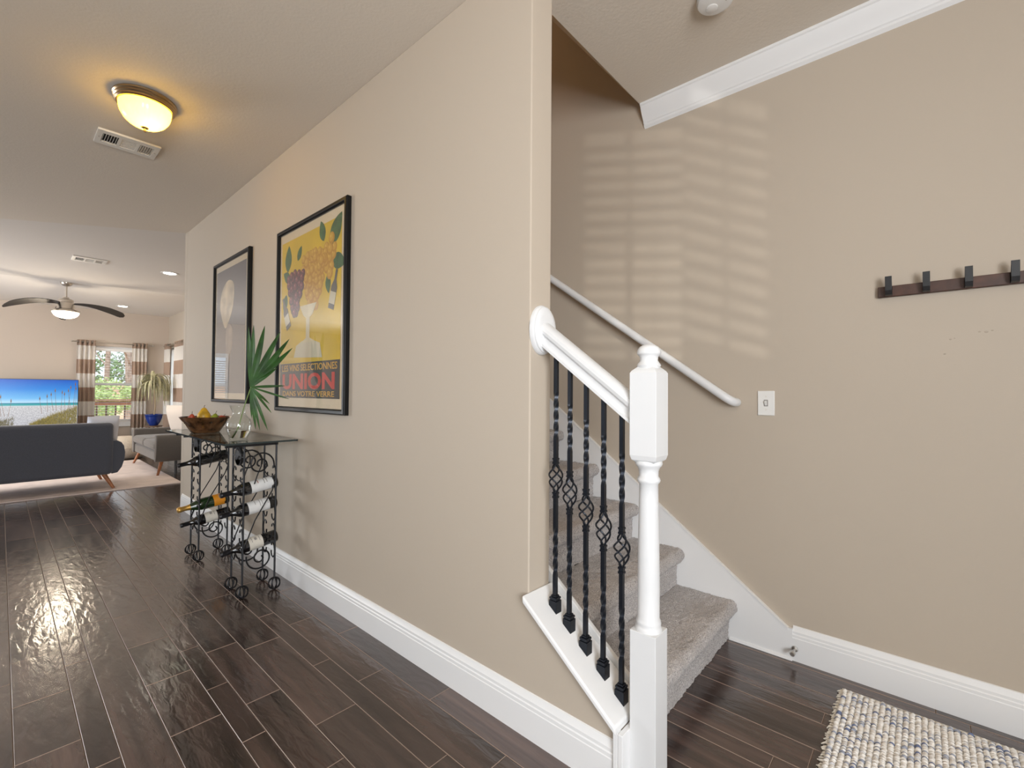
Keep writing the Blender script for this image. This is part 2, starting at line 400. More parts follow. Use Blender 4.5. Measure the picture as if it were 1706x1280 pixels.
def grid_wall(axis, a, b, ur, vr, holes):
    """solid wall between a..b on axis ('x'|'y'), u horizontal range, v vertical range, rectangular holes (u0,u1,v0,v1)"""
    us = sorted({ur[0], ur[1]} | {h[0] for h in holes} | {h[1] for h in holes})
    vs = sorted({vr[0], vr[1]} | {h[2] for h in holes} | {h[3] for h in holes})
    mb = MB()
    for i in range(len(us)-1):
        for j in range(len(vs)-1):
            uc, vc = (us[i]+us[i+1])/2, (vs[j]+vs[j+1])/2
            if any(h[0] < uc < h[1] and h[2] < vc < h[3] for h in holes): continue
            if axis == 'x': mb.box((a, us[i], vs[j]), (b, us[i+1], vs[j+1]))
            else: mb.box((us[i], a, vs[j]), (us[i+1], b, vs[j+1]))
    return mb
def text_mb(body, size, bold=0.0):
    cu = bpy.data.curves.new('t', 'FONT'); cu.body = body; cu.size = size; cu.offset = bold; cu.extrude = .0006; cu.align_x = 'LEFT'; cu.resolution_u = 3
    o = bpy.data.objects.new('t', cu); COL.objects.link(o)
    dg = bpy.context.evaluated_depsgraph_get(); me = o.evaluated_get(dg).to_mesh()
    vs = [tuple(v.co) for v in me.vertices]; fs = [tuple(p.vertices) for p in me.polygons]
    o.evaluated_get(dg).to_mesh_clear(); bpy.data.objects.remove(o); bpy.data.curves.remove(cu)
    return vs, fs

# ------------------------------------------------------------------ shell
def cz(y): return .481+.765*(y-YE)
W = 1.221; WB = 1.338; YE = 1.014; XR = 2.354; H = 2.74; XL = 2.405; FW = 12.11; YH = 1.145; YF = 5.45
XF = -2.8; XFL = -3.8; YD = -1.8
# floor: boards of three widths
XS = []
k = -1
while True:
    for d_ in (0, .153, .228):
        XS.append(.051+.3513*k+d_)
    k += 1
    if XS[-1] > 2.5: break
XS = [x for x in XS if x < XR]+[XR]
fl = MB().box((XFL-.1, YD-.12, -.07), (XL+.1, FW+.12, -.012)).build('floor', 'subfloor', smooth=False); struct(fl, 'dark hand-scraped wood board floor')
known = {.051: [2.096, 2.479, 2.883, 3.375, 3.78, 4.455, 4.855, 5.225], .204: [1.31, 1.9035, 2.695, 3.48, 4.26, 5.05], .279: [1.50, 3.10, 4.10, 4.70, 5.443],
         .402: [1.89, 2.283, 2.67, 3.075, 3.80, 4.45, 5.03], .555: [1.29, 1.685, 2.079, 2.47, 3.27, 3.9, 4.6], .630: [1.38, 1.880, 2.377, 2.865, 3.36, 4.30, 5.30],
         .753: [.90, 1.585, 2.279, 2.965, 3.65, 4.34], .906: [1.148, 1.935, 2.55, 3.2, 4.0], .981: [1.006, 1.70, 2.36, 3.05, 3.9], 1.105: [.71, 1.40, 2.1, 2.79, 3.48, 4.2]}
npl = 0
for i in range(len(XS)-1):
    x0, x1 = XS[i], XS[i+1]
    y0, y1 = (-.25, 7.25) if x0 < 1.2 else (-.5, .76)
    kn = next((v for q, v in known.items() if abs(q-x0) < .02), None)
    js = [y0]
    if kn:
        js += [y for y in kn if y0+.2 < y < y1-.2]
    y = js[-1]
    if kn and kn[0]-y0 > 1.0:
        js.insert(1, (y0+kn[0])/2)
    while True:
        y += random.choice((.39, .48, .6, .78))
        if y > y1-.25: break
        js.append(y)
    js = sorted(js)+[y1]
    for a, c in zip(js[:-1], js[1:]):
        g = .0005; mb = MB()
        zb, zt, ch = -.012, random.uniform(-.0005, .0004), .0017
        X0, X1, Y0, Y1 = x0+g, x1-g, a+g, c-g
        mb.add([(X0,Y0,zb),(X1,Y0,zb),(X1,Y1,zb),(X0,Y1,zb),(X0,Y0,zt-ch),(X1,Y0,zt-ch),(X1,Y1,zt-ch),(X0,Y1,zt-ch),
                (X0+ch,Y0+ch,zt),(X1-ch,Y0+ch,zt),(X1-ch,Y1-ch,zt),(X0+ch,Y1-ch,zt)],
               [(0,3,2,1),(0,1,5,4),(1,2,6,5),(2,3,7,6),(3,0,4,7),(4,5,9,8),(5,6,10,9),(6,7,11,10),(7,4,8,11),(8,9,10,11)])
        ob = mb.build('plank', 'floor_board', fl, smooth=False); npl += 1
        ob.data.materials.append(MATS['board_edge_lit'])
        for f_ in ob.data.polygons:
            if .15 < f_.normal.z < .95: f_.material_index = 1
XP = XS[[j for j in range(len(XS)) if XS[j] < 1.2][-1]+1]
mb = MB()
for a, b in (((XFL-.1, YD-.12), (XS[0], FW+.12)), ((XS[0], YD-.12), (XP, -.25)), ((XP, YD-.12), (XL+.1, -.5)), ((XS[0], 7.25), (XL+.1, FW+.12)), ((XP, .76), (XL+.1, 7.25))):
    mb.box((a[0], a[1], -.012), (b[0], b[1], -.0002))
o = mb.build('plank_field', 'floor_board_far', fl, smooth=False); o['kind'] = 'stuff'

# ceilings
AX, AY, BX, BY = 1.213, 5.503, -.03, 6.344
dx = (BY-AY)/(BX-AX); yl = AY+dx*(XF-AX)
o = MB().prism([(XF-.12, YD-.12), (XR, YD-.12), (XR, YH), (WB, YH), (WB, AY), (AX, AY), (XF-.12, AY+dx*(XF-.12-AX))], 'z', H, H+.09).build('ceiling', 'ceiling_paint', smooth=False); struct(o, 'beige textured ceiling of foyer and hall')
o = MB().prism([(AX, AY), (XL+.1, AY), (XL+.1, 9.02), (-.03, 9.42), (XFL-.1, 10.1), (XFL-.1, AY+dx*(XFL-.1-AX))], 'z', H, H+.09).build('ceiling_living', 'living_ceiling_bright', smooth=False); struct(o, 'pale living room ceiling')
o = MB().prism([(XL+.1, 9.02), (XL+.1, FW+.1), (XFL-.1, FW+.1), (XFL-.1, 10.1), (-.03, 9.42)], 'z', H, H+.09).build('ceiling_living_far', 'living_ceiling_brighter', smooth=False); struct(o, 'lighter ceiling beyond the fan')
# stairwell soffit rising behind the foyer ceiling edge, and its lid
ZT = 5.3
o = MB().prism([(YH-.10, H+.0005), (YH, H+.0005), (YH+(ZT-H)/1.32, ZT), (YH+(ZT-H)/1.32-.1, ZT)], 'x', WB, XR).build('ceiling_stair', 'wall_paint', smooth=False); struct(o, 'sloping soffit over the stairs')
o = MB().box((WB-.2, YH+(ZT-H)/1.32-.12, ZT), (XR+.12, YF+.12, ZT+.05)).build('ceiling_stairwell', 'ceiling_paint', smooth=False); struct(o)
# walls
o = MB().prism([(.662, 0), (YF, 0), (YF, H), (YE, H), (YE, cz(YE)-.026), (.662, cz(.662)-.026)], 'x', W, WB).build('wall_hall', 'wall_paint', bevel=.005, segs=3); struct(o, 'long beige hall wall ending beside the stairs')
o = MB().box((W, YH+.02, H+.09), (WB, YF, ZT)).build('wall_stair_upper', 'wall_paint', smooth=False); struct(o)
o = MB().box((XR, YD, 0), (XR+.12, YF+.1, ZT)).build('wall_right', 'wall_paint', smooth=False); struct(o, 'beige wall beside the stairs with coat rail')
P('scuff', (.41, .345, .275), .7)
for y_, z_, r_ in ((-.072, 1.372, .0032), (-.083, 1.375, .0022), (-.148, 1.394, .003), (-.165, 1.392, .004), (-.180, 1.396, .0026), (-.056, 1.318, .003)):
    MB().lathe([(r_, 0), (r_*.8, .0005), (.0003, .0006)], (XR, y_, z_), 9, mat=Matrix.Rotation(-PI/2, 3, 'Y') @ Matrix.Diagonal((1.0, 1.4, 1.0))).build('scuff_mark', 'scuff', o)
o = MB().box((W, YF, 0), (XL+.1, YF+.08, ZT)).build('wall_stair_end', 'wall_paint', smooth=False); struct(o)
o = grid_wall('x', XL, XL+.12, (YF+.08, FW), (0, H), [(10.45, 11.78, .62, 2.02)]).build('wall_living_right', 'wall_paint', smooth=False); struct(o, 'living room side wall with window')
o = grid_wall('y', FW, FW+.12, (XFL, XL+.12), (0, H), [(1.10, 1.93, .53, 2.03), (-1.17, -.33, .53, 2.03)]).build('wall_far', 'feature_wall_paint', smooth=False); struct(o, 'tan far wall of the living room')
o = grid_wall('x', XFL-.12, XFL, (5.5, FW), (0, H), [(7.7, 10.1, .55, 2.15)]).build('wall_living_left', 'wall_paint', smooth=False); struct(o)
o = MB().box((XFL-.12, 5.38, 0), (XF, 5.5, H)).build('wall_return', 'wall_paint', smooth=False); struct(o)
o = grid_wall('x', XF-.12, XF, (YD, 5.38), (0, H), [(-.6, 1.0, .7, 2.2), (2.4, 4.0, .7, 2.2)]).build('wall_left', 'wall_paint', smooth=False); struct(o)
SL = (.335, .500, 1.14, 1.73); SM = (.140, .262, .50, .98)      # two unseen openings added to shape the striped spot beams
SLH = (.19, .515, 1.11, 1.76); SMH = (-.05, .275, .36, 1.02)
o = grid_wall('y', YD-.12, YD, (XF-.12, XR+.12), (0, H), [(-1.85, -.15, .7, 2.2), SLH, SMH, (.95, 1.90, 0, 2.05)]).build('wall_front', 'wall_paint', smooth=False); struct(o)
o = MB().box((.953, YD-.08, .004), (1.897, YD-.035, 2.047)).build('door_1', 'door_paint', smooth=False, bevel=.004); struct(o, 'front door')
MB().sphere((1.02, YD-.0, .95), .028).build('door_knob', 'nickel', o)
for z0, z1 in ((.2, .9), (1.05, 1.9)):
    for x0, x1 in ((1.05, 1.38), (1.47, 1.80)): MB().box((x0, YD-.037, z0), (x1, YD-.028, z1)).build('door_panel', 'door_paint', o, smooth=False, bevel=.006)

# windows (frame, sash rails, panes)
def window(n, axis, at, u0, u1, v0, v1, out, mid=True, sill=0, label=None, t=.045):
    """at: inner wall face; out: +1/-1 direction to outdoors"""
    def B(mb, ua, ub, va, vb, da, db):
        p, q = at+out*da, at+out*db
        lo, hi = min(p, q), max(p, q)
        return mb.box((lo, ua, va), (hi, ub, vb)) if axis == 'x' else mb.box((ua, lo, va), (ub, hi, vb))
    mb = MB(); B(mb, u0, u0+t, v0, v1, .03, .11); B(mb, u1-t, u1, v0, v1, .03, .11); B(mb, u0+t, u1-t, v0, v0+t, .03, .11); B(mb, u0+t, u1-t, v1-t, v1, .03, .11)
    fr = mb.build(f'window_{n}', 'trim_white', smooth=False); struct(fr, label)
    if mid:
        vm = (v0+v1)/2
        B(MB(), u0+t, u1-t, vm-.025, vm+.025, .05, .09).build('sash_rail', 'trim_white', fr, smooth=False)
        B(MB(), u0+t, u1-t, v0+t, vm-.025, .068, .074).build('pane', 'window_glass', fr, smooth=False)
        B(MB(), u0+t, u1-t, vm+.025, v1-t, .068, .074).build('pane', 'window_glass', fr, smooth=False)
    else:
        B(MB(), u0+t, u1-t, v0+t, v1-t, .068, .074).build('pane', 'window_glass', fr, smooth=False)
    if sill: B(MB(), u0-.06, u1+.06, v0-.10, v0-.002, -.035, -.001).build('window_sill', 'trim_white', fr, smooth=False, bevel=.005)
    return fr
window(1, 'y', FW, 1.10, 1.93, .53, 2.03, 1, sill=1, label='white framed living room window looking onto the deck')
window(2, 'x', XL, 10.45, 11.78, .62, 2.02, 1, label='bright side window behind the striped curtains')
window(3, 'y', FW, -1.17, -.33, .53, 2.03, 1, sill=1)
window(4, 'y', YD, *SLH, -1, mid=False, t=.012)  # frame of the upper opening added for the stripe spots
window(9, 'y', YD, *SMH, -1, mid=False, t=.012)  # frame of the lower opening added for the stripe spots
for q_, h_ in ((SL, SLH), (SM, SMH)):
    o = grid_wall('y', YD+.0004, YD+.007, (h_[0]-.05, h_[1]+.05), (h_[2]-.05, h_[3]+.05), [q_]).build('stripe_mask', 'trim_white', smooth=False); struct(o)  # thin mask added to crop the spot beams
window(5, 'y', YD, -1.85, -.15, .7, 2.2, -1)
window(6, 'x', XF, -.6, 1.0, .7, 2.2, -1); window(7, 'x', XF, 2.4, 4.0, .7, 2.2, -1); window(8, 'x', XFL, 7.7, 10.1, .55, 2.15, -1)
def blind(label, axis, at, u0, u1, v0, v1, pitch, depth, tilt):
    lo = (u0+u1)/2
    t = thing('window_blind', label, 'blind', (at, lo, v0) if axis == 'x' else (lo, at, v0), group='slatted window blinds')
    if axis == 'y': MB().box((u0, at-.025, v1-.05), (u1, at+.025, v1)).build('head_rail', 'blind_white', t, smooth=False)
    nn = int((v1-.06-v0)/pitch); c, s = math.cos(tilt)*depth/2, math.sin(tilt)*depth/2
    base = MB().add([(u0, -c, -s), (u1, -c, -s), (u1, c, s), (u0, c, s), (u0, -c, -s+.003), (u1, -c, -s+.003), (u1, c, s+.003), (u0, c, s+.003)],
                    [(0,3,2,1),(4,5,6,7),(0,1,5,4),(1,2,6,5),(2,3,7,6),(3,0,4,7)]).build('slat', 'blind_white', t, smooth=False)
    inv = base.matrix_parent_inverse.copy()
    for i in range(nn):
        o = base if i == 0 else base.copy()
        if i: COL.objects.link(o); o.parent = t; o.matrix_parent_inverse = inv
        o.location = (0, at, v0+.02+i*pitch)
    for u in (u0+(u1-u0)*.2, u0+(u1-u0)*.8):
        MB().tube([(u, at, v0), (u, at, v1-.03)], .0012, 4).build('cord', 'blind_white', t)
    return t
blind('white open slat blind in the far living room window', 'y', FW+.012, 1.15, 1.88, .575, 1.985, .052, .044, .06)
blind('white slat blind in the window mirrored by the picture glass', 'y', FW+.012, -1.12, -.38, .575, 1.985, .052, .044, .5)
blind('unseen slat blind added in the upper opening to stripe the light', 'y', YD-.014, SLH[0]+.013, SLH[1]-.013, SLH[2]+.013, SLH[3]-.013, .036, .024, -.42)
blind('unseen slat blind added in the lower opening to stripe the light', 'y', YD-.014, SMH[0]+.013, SMH[1]-.013, SMH[2]+.013, SMH[3]-.013, .034, .022, -.25)
for x0, x1, z0, z1 in ((.408, .416, *SL[2:]), (.198, .204, *SM[2:])):
    o = MB().box((x0, YD+.0005, z0), (x1, YD+.0068, z1)).build('stripe_mask_bar', 'trim_white', smooth=False); struct(o)  # bar added to split the striped patches of light

# baseboards, crown, casing
BASE = [(0, 0), (.016, 0), (.016, .098), (.0145, .101), (.0145, .112), (.012, .116), (.012, .126), (.008, .134), (.0045, .146), (0, .148)]
def base_x(name, x, sgn, y0, y1, label=None):
    o = MB().prism([(x+sgn*p[0], p[1]) for p in BASE], 'y', y0, y1).build(name, 'trim_white', angle=20); return struct(o, label)
def base_y(name, y, sgn, x0, x1):
    o = MB().prism([(y+sgn*p[0], p[1]) for p in BASE], 'x', x0, x1).build(name, 'trim_white', angle=20); return struct(o)
base_x('baseboard_hall', W, -1, .662, YF, 'white moulded baseboard along the hall wall')
base_x('baseboard_right', XR, -1, YD, .44, 'white moulded baseboard under the coat rail')
base_x('baseboard_living', XL, -1, YF+.08, FW-.016)
base_y('baseboard_far', FW, -1, XFL, XL-.016)
o = MB().prism([(XR, H), (XR-.062, H), (XR-.062, H-.012), (XR-.056, H-.016), (XR-.050, H-.030), (XR-.036, H-.056), (XR-.021, H-.078), (XR-.017, H-.090), (XR-.012, H-.094), (XR-.012, H-.104), (XR-.006, H-.110), (XR, H-.116)], 'y', YD, YH-.004).build('trim_1', 'trim_white', angle=18); struct(o, 'white crown moulding above the coat rail wall')

# ------------------------------------------------------------------ stairs
RISE, RUN, Y1N = .1865, .2495, .664
stair = thing('staircase', 'grey carpeted staircase climbing between beige walls', 'staircase', (1.85, .75, 0))
SXL, SXR = 1.352, 2.336
NST = 9
def step_mesh(n):
    yn = Y1N+RUN*(n-1); zt = RISE*n; z0 = RISE*(n-1); yr = yn+.040; R_ = .032
    pts = []
    seg = .006 if n < 5 else .014
    def ln(a, b):
        L = math.dist(a, b); q = max(1, int(L/seg))
        for i in range(q): pts.append((a[0]+(b[0]-a[0])*i/q, a[1]+(b[1]-a[1])*i/q))
    ln((yr, z0+.0), (yr, zt-2*R_-.012))
    c = (yn+R_, zt-R_)
    a_pts = [(c[0]+R_*math.cos(t), c[1]+R_*math.sin(t)) for t in [math.radians(x) for x in range(265, 89, -11)]]
    ln((yr, zt-2*R_-.012), a_pts[0])
    for p, q in zip(a_pts[:-1], a_pts[1:]): ln(p, q)
    ln(a_pts[-1], (yn+RUN+.040, zt)); pts.append((yn+RUN+.041, zt))
    nx = int((SXR-SXL)/(.008 if n < 5 else .02))
    vs = []; fs = []; k_ = len(pts)
    for i, (y, z) in enumerate(pts):
        a = pts[max(0, i-1)]; b = pts[min(k_-1, i+1)]
        ty, tz = b[0]-a[0], b[1]-a[1]; L = math.hypot(ty, tz); ny, nz = -tz/L, ty/L
        if i > k_-4: ny, nz = 0, 1
        for j in range(nx+1):
            x = SXL+(SXR-SXL)*j/nx
            h = .0045*noise.noise((x*55, y*55, z*55+n*9))+.0035*noise.noise((x*140, y*140, z*140))+.004*noise.noise((x*9, y*9, z*9))
            vs.append((x, y+ny*h, max(.001, z+nz*h)))
    m_ = nx+1
    for i in range(k_-1):
        for j in range(nx): fs.append((i*m_+j, i*m_+j+1, (i+1)*m_+j+1, (i+1)*m_+j))
    return MB().add(vs, fs)
for n in range(1, NST+1):
    step_mesh(n).build('step', 'carpet', stair, angle=180)
def sk(y, off): return off+.748*(y-.456)
YS = 3.2
MB().prism([(.44, .001), (.44, .136), (.456, .136), (YS, sk(YS, .136)), (YS, 1.0), (2.0, .001)], 'x', XR-.016, XR-.0008).build('skirt_board', 'trim_white', stair, smooth=False)
# slim cap strip on the skirt board and a quarter bead at the floor
MB().prism([(.456, .128), (.456, .136), (YS, sk(YS, .136)), (YS, sk(YS, .126))], 'x', XR-.020, XR-.016).build('skirt_bead', 'trim_white', stair, smooth=False)
MB().prism([(XR-.016, .001), (XR-.026, .001), (XR-.022, .010), (XR-.016, .012)], 'y', .44, .70).build('floor_bead', 'trim_white', stair)
# knee wall under the railing with its sloping cap

n_ = Vector((-.765, 1)).normalized()
MB().prism([(.661, cz(.661)-.024), (YE-.0015, cz(YE)-.024), (YE-.0015, cz(YE)), (.661, cz(.661))], 'x', W-.038, WB+.012).build('sloping_cap', 'trim_white', stair, smooth=True, bevel=.006, segs=3)
MB().prism([(.661, .14), (.70, .14), (1.9, .14+.9), (1.9, cz(1.9)+.03), (YE+.002, cz(YE)+.03), (.661, cz(.661)+.016)], 'x', WB+.0125, WB+.030).build('skirt_board', 'trim_white', stair, smooth=True, bevel=.003)
MB().box((W-.024, .661, .001), (W-.0005, .676, cz(.661)-.022)).build('end_trim', 'trim_white', stair, smooth=False, bevel=.002)
MB().box((W-.0245, .645, .001), (WB, .6605, cz(.661)-.022)).build('end_board', 'trim_white', stair, smooth=False, bevel=.002)

# ------------------------------------------------------------------ railing
NX, NY, NS = 1.279, .606, .0395
rail = thing('stair_railing', 'white newel post and sloping rail with five black twisted iron balusters', 'railing', (NX, NY, 0))
def sqring(h, z, cx=NX, cy=NY): return [(cx-h, cy-h, z), (cx+h, cy-h, z), (cx+h, cy+h, z), (cx-h, cy+h, z)]
nb = MB().box((NX-NS, NY-NS, .001), (NX+NS, NY+NS, .476)).build('newel_post', 'newel_white', rail, smooth=False, bevel=.0015)
# turned shaft between the square blocks
MB().lathe([(.0385, .470), (.0385, .480), (.036, .486), (.034, .490), (.0355, .496), (.0345, .503), (.031, .510), (.0315, .60), (.0300, .75), (.0275, .86), (.0270, .898), (.0315, .903), (.0335, .909), (.0315, .915), (.0275, .920), (.0280, .936), (.032, .946), (.0375, .952), (.0395, .958), (.0375, .965), (.030, .968)], (NX, NY, 0), 40).build('turned_shaft', 'newel_white', nb, angle=50)
hs = NS+.0015
mb = MB(); rings = [(.024, .958), (hs-.004, .968), (hs, .982), (hs, 1.222), (hs-.004, 1.229), (.022, 1.243)]
vs = []
for h, z in rings: vs += sqring(h, z)
fs = [(3, 2, 1, 0), tuple(len(vs)-4+i for i in range(4))]
for i in range(len(rings)-1):
    for j in range(4): fs.append((i*4+j, i*4+(j+1) % 4, (i+1)*4+(j+1) % 4, (i+1)*4+j))
mb.add(vs, fs).build('upper_block', 'newel_white', nb, smooth=False, bevel=.0012)
MB().lathe([(.030, 1.236), (.032, 1.240), (.0345, 1.245), (.032, 1.250), (.029, 1.253), (.0255, 1.260), (.0265, 1.270), (.030, 1.275), (.0335, 1.278), (.0345, 1.282), (.0325, 1.291), (.0265, 1.300), (.016, 1.306), (.0005, 1.3085)], (NX, NY, 0), 40).build('ball_cap', 'newel_white', nb, angle=50)
# handrail
def rz(y): return 1.336+.754*(y-.947)
sl = math.atan(.754); ca = math.cos(sl)
PROF = [(-.029, -.034), (.029, -.034), (.029, -.026), (.022, -.024), (.019, -.014), (.020, -.004), (.030, .004), (.0325, .014), (.030, .024), (.022, .031), (.010, .0345), (-.010, .0345), (-.022, .031), (-.030, .024), (-.0325, .014), (-.030, .004), (-.020, -.004), (-.019, -.014), (-.022, -.024), (-.029, -.026)]
ya, yb = NY+NS+.0018, YE-.012
vs = []
for yy in (ya, yb):
    for px, pz in PROF: vs.append((NX+px, yy, rz(yy)+pz/ca))
n = len(PROF)
fs = [tuple(range(n-1, -1, -1)), tuple(range(n, 2*n))]+[(i, (i+1) % n, n+(i+1) % n, n+i) for i in range(n)]
MB().add(vs, fs).build('handrail', 'newel_white', rail, angle=28)
rm = Matrix.Rotation(PI/2, 3, 'X') @ Matrix.Diagonal((.72, 1.0, 1.0))
MB().lathe([(.088, 0), (.088, .010), (.083, .016), (.081, .018), (.081, .022), (.073, .028), (.055, .030), (.0005, .030)], (NX, YE-.0005, rz(YE)-.003), 44, mat=rm).build('rosette', 'newel_white', rail, angle=40)
# balusters
BY_ = [.944, .886, .822, .757, .693]
UP = [.929, .891, .841, .798, .743]; LO = [.813, .767, .723, .675, .623]
def twist_bar(zs, hw=.0064):
    """zs: list of (z, angle)"""
    mb = MB(); vs = []; fs = []
    for z, a in zs:
        for q in range(4):
            t = a+PI/4+q*PI/2; vs.append((hw*1.414*math.cos(t), hw*1.414*math.sin(t), z))
    for i in range(len(zs)-1):
        for q in range(4): fs.append((i*4+q, i*4+(q+1) % 4, (i+1)*4+(q+1) % 4, (i+1)*4+q))
    fs += [(3, 2, 1, 0), tuple(len(vs)-4+q for q in range(4))]
    return mb.add(vs, fs)
def seg_z(a, b, tw):
    """straight bar from a to b with a twisted length tw=(z0,z1,turns)"""
    out = [(a, 0)]
    z0, z1, t = tw; n = 28
    for i in range(n+1): out.append((z0+(z1-z0)*i/n, t*2*PI*i/n))
    out.append((b, t*2*PI)); return out
for i, y in enumerate(BY_):
    zb = cz(y)+.002; ztop = rz(y)-.034/ca-.0065*.754
    u, l = UP[i], LO[i]
    mid = (l+zb)/2
    bar = MB(); sub_ = twist_bar(seg_z(zb+.012, l+.004, (mid-.08, mid+.08, 1.0))); bar.add([(NX+v[0], y+v[1], v[2]) for v in sub_.v], sub_.f)
    mu = (u+ztop)/2-.02; sub_ = twist_bar(seg_z(u-.004, ztop, (mu-.08, mu+.08, 1.0))); bar.add([(NX+v[0], y+v[1], v[2]) for v in sub_.v], sub_.f)
    bo = bar.build('baluster', 'black_iron', rail, smooth=True, angle=50)
    for q in range(4):
        path = []
        for s_ in range(17):
            t = s_/16; r_ = .004+.0205*math.sin(PI*t)**1.1
            a = q*PI/2+PI/4+t*2*PI*.75
            path.append((NX+r_*math.cos(a), y+r_*math.sin(a), l+.008+(u-l-.016)*t))
        MB().tube(path, .0031, 6).build('basket_wire', 'black_iron', bo)
    for zc in (u, l):
        mb = MB()
        for dz, hh in ((-.007, .0090), (0, .0076), (.007, .0090)):
            mb.box((NX-hh, y-hh, zc+dz-.0034), (NX+hh, y+hh, zc+dz+.0034))
        mb.build('collar', 'black_iron', bo, smooth=False, bevel=.001)
    h = .0155
    mb = MB().prism([(y-h, cz(y-h)+.0005), (y+h, cz(y+h)+.0005), (y+h, cz(y)+.030), (y-h, cz(y)+.030)], 'x', NX-h, NX+h)
    mb.box((NX-.0125, y-.0125, cz(y)+.030), (NX+.0125, y+.0125, cz(y)+.034)); mb.box((NX-h*.92, y-h*.92, cz(y)+.034), (NX+h*.92, y+h*.92, cz(y)+.041)); mb.box((NX-.010, y-.010, cz(y)+.041), (NX+.010, y+.010, cz(y)+.047))
    mb.build('shoe', 'black_iron', bo, smooth=False, bevel=.001)
# wall handrail
hr = thing('wall_handrail', 'round white handrail fixed along the wall above the stairs', 'handrail', (2.284, .69, 1.14))
def wz(y): return 1.140+.7066*(y-.690)
MB().tube([(2.345, .668, wz(.668)), (2.330, .668, wz(.668)), (2.310, .671, wz(.671)), (2.295, .680, wz(.680)), (2.286, .698, wz(.698)), (2.284, .72, wz(.72)), (2.284, 3.1, wz(3.1))], .0205, 20).build('rail_bar', 'newel_white', hr, angle=60)
for y in (1.05, 2.4):
    MB().tube([(XR-.001, y, wz(y)-.075), (2.30, y, wz(y)-.07), (2.284, y, wz(y)-.018)], .006, 8).build('bracket', 'steel', hr)

# ------------------------------------------------------------------ foyer wall things
sw = thing('light_switch', 'white toggle light switch plate on the beige wall', 'switch', (XR, .543, 1.065))
MB().box((XR-.006, .508, 1.066), (XR-.0002, .578, 1.179)).build('cover_plate', 'plastic_white', sw, bevel=.0025)
MB().prism([(XR-.006, 1.134), (XR-.006, 1.112), (XR-.009, 1.112), (XR-.018, 1.127), (XR-.016, 1.132)], 'y', .5385, .5475).build('toggle', 'plastic_white', sw, smooth=False)
MB().box((XR-.0064, .5345, 1.108), (XR-.0060, .5515, 1.138)).build('toggle_slot', 'ink_grey', sw, smooth=False)
for z in (1.092, 1.152): MB().lathe([(.0035, 0), (.0035, .0008), (.0005, .0008)], (XR-.006, .543, z), 10, mat=Matrix.Rotation(-PI/2, 3, 'Y')).build('screw', 'vent_white', sw)
rk = thing('coat_rail', 'dark walnut coat rail with black folded metal hooks', 'coat rail', (XR, -.12, 1.55))
MB().box((XR-.020, -.378, 1.551), (XR-.0002, .137, 1.593)).build('rail_board', 'walnut', rk, bevel=.002)
for y in (.103, -.007, -.120, -.233, -.345):
    pr = [(.0205, 1.588), (.0205, 1.556), (.026, 1.553), (.040, 1.556), (.046, 1.572), (.050, 1.626)]
    poly = [(XR-d, z) for d, z in pr]+[(XR-d-.0035, z+(.0 if i else .001)) for i, (d, z) in list(enumerate(pr))[::-1]]
    MB().prism(poly, 'y', y-.0105, y+.0105).build('hook', 'hook_black', rk, smooth=False, bevel=.0006)
ds = thing('door_stop', 'small metal door stop on the white baseboard', 'door stop', (XR-.016, .430, .05))
MB().lathe([(.012, 0), (.012, .004), (.0055, .006), (.0055, .045), (.0005, .045)], (XR-.0165, .430, .055), 14, mat=Matrix.Rotation(-PI/2, 3, 'Y')).build('stem', 'steel', ds)
MB().lathe([(.0095, .040), (.0100, .043), (.0100, .058), (.008, .062), (.0005, .062)], (XR-.0165, .430, .055), 14, mat=Matrix.Rotation(-PI/2, 3, 'Y')).build('bumper', 'steel', ds)
sd = thing('smoke_detector', 'round white smoke detector on the foyer ceiling', 'smoke detector', (1.852, .602, H))
fz = Matrix.Rotation(PI, 3, 'X')
MB().lathe([(.064, 0), (.064, .010), (.060, .012)], (1.852, .602, H-.0002), 40, mat=fz).build('base_ring', 'plastic_white', sd)
b_ = MB().lathe([(.058, .010), (.068, .013), (.069, .026), (.064, .036), (.050, .040), (.0005, .041)], (1.852, .602, H), 48, mat=fz).build('cover', 'plastic_white', sd, angle=40)
MB().lathe([(.022, .0405), (.022, .0425), (.020, .0435), (.0005, .0435)], (1.866, .62, H), 24, mat=fz).build('test_button', 'plastic_white', b_)
for i in range(3): MB().box((1.835+i*.012, .560, H-.0415), (1.839+i*.012, .566, H-.039)).build('vent_slot', 'plastic_dark', b_, smooth=False)

# woven entrance mat
MX0, MX1, MY0, MY1 = 1.33, 2.236, -.52, .250
mat_ = thing('entrance_mat', 'chunky woven cream and blue entrance mat on dark floor', 'mat', (1.8, -.1, 0))
MB().box((MX0, MY0, .0015), (MX1-.002, MY1-.004, .0055)).build('backing', 'mat_cream', mat_, smooth=False)
rows = int((MY1-MY0)/.0165); per = int((MX1-MX0-.014)/.0068)
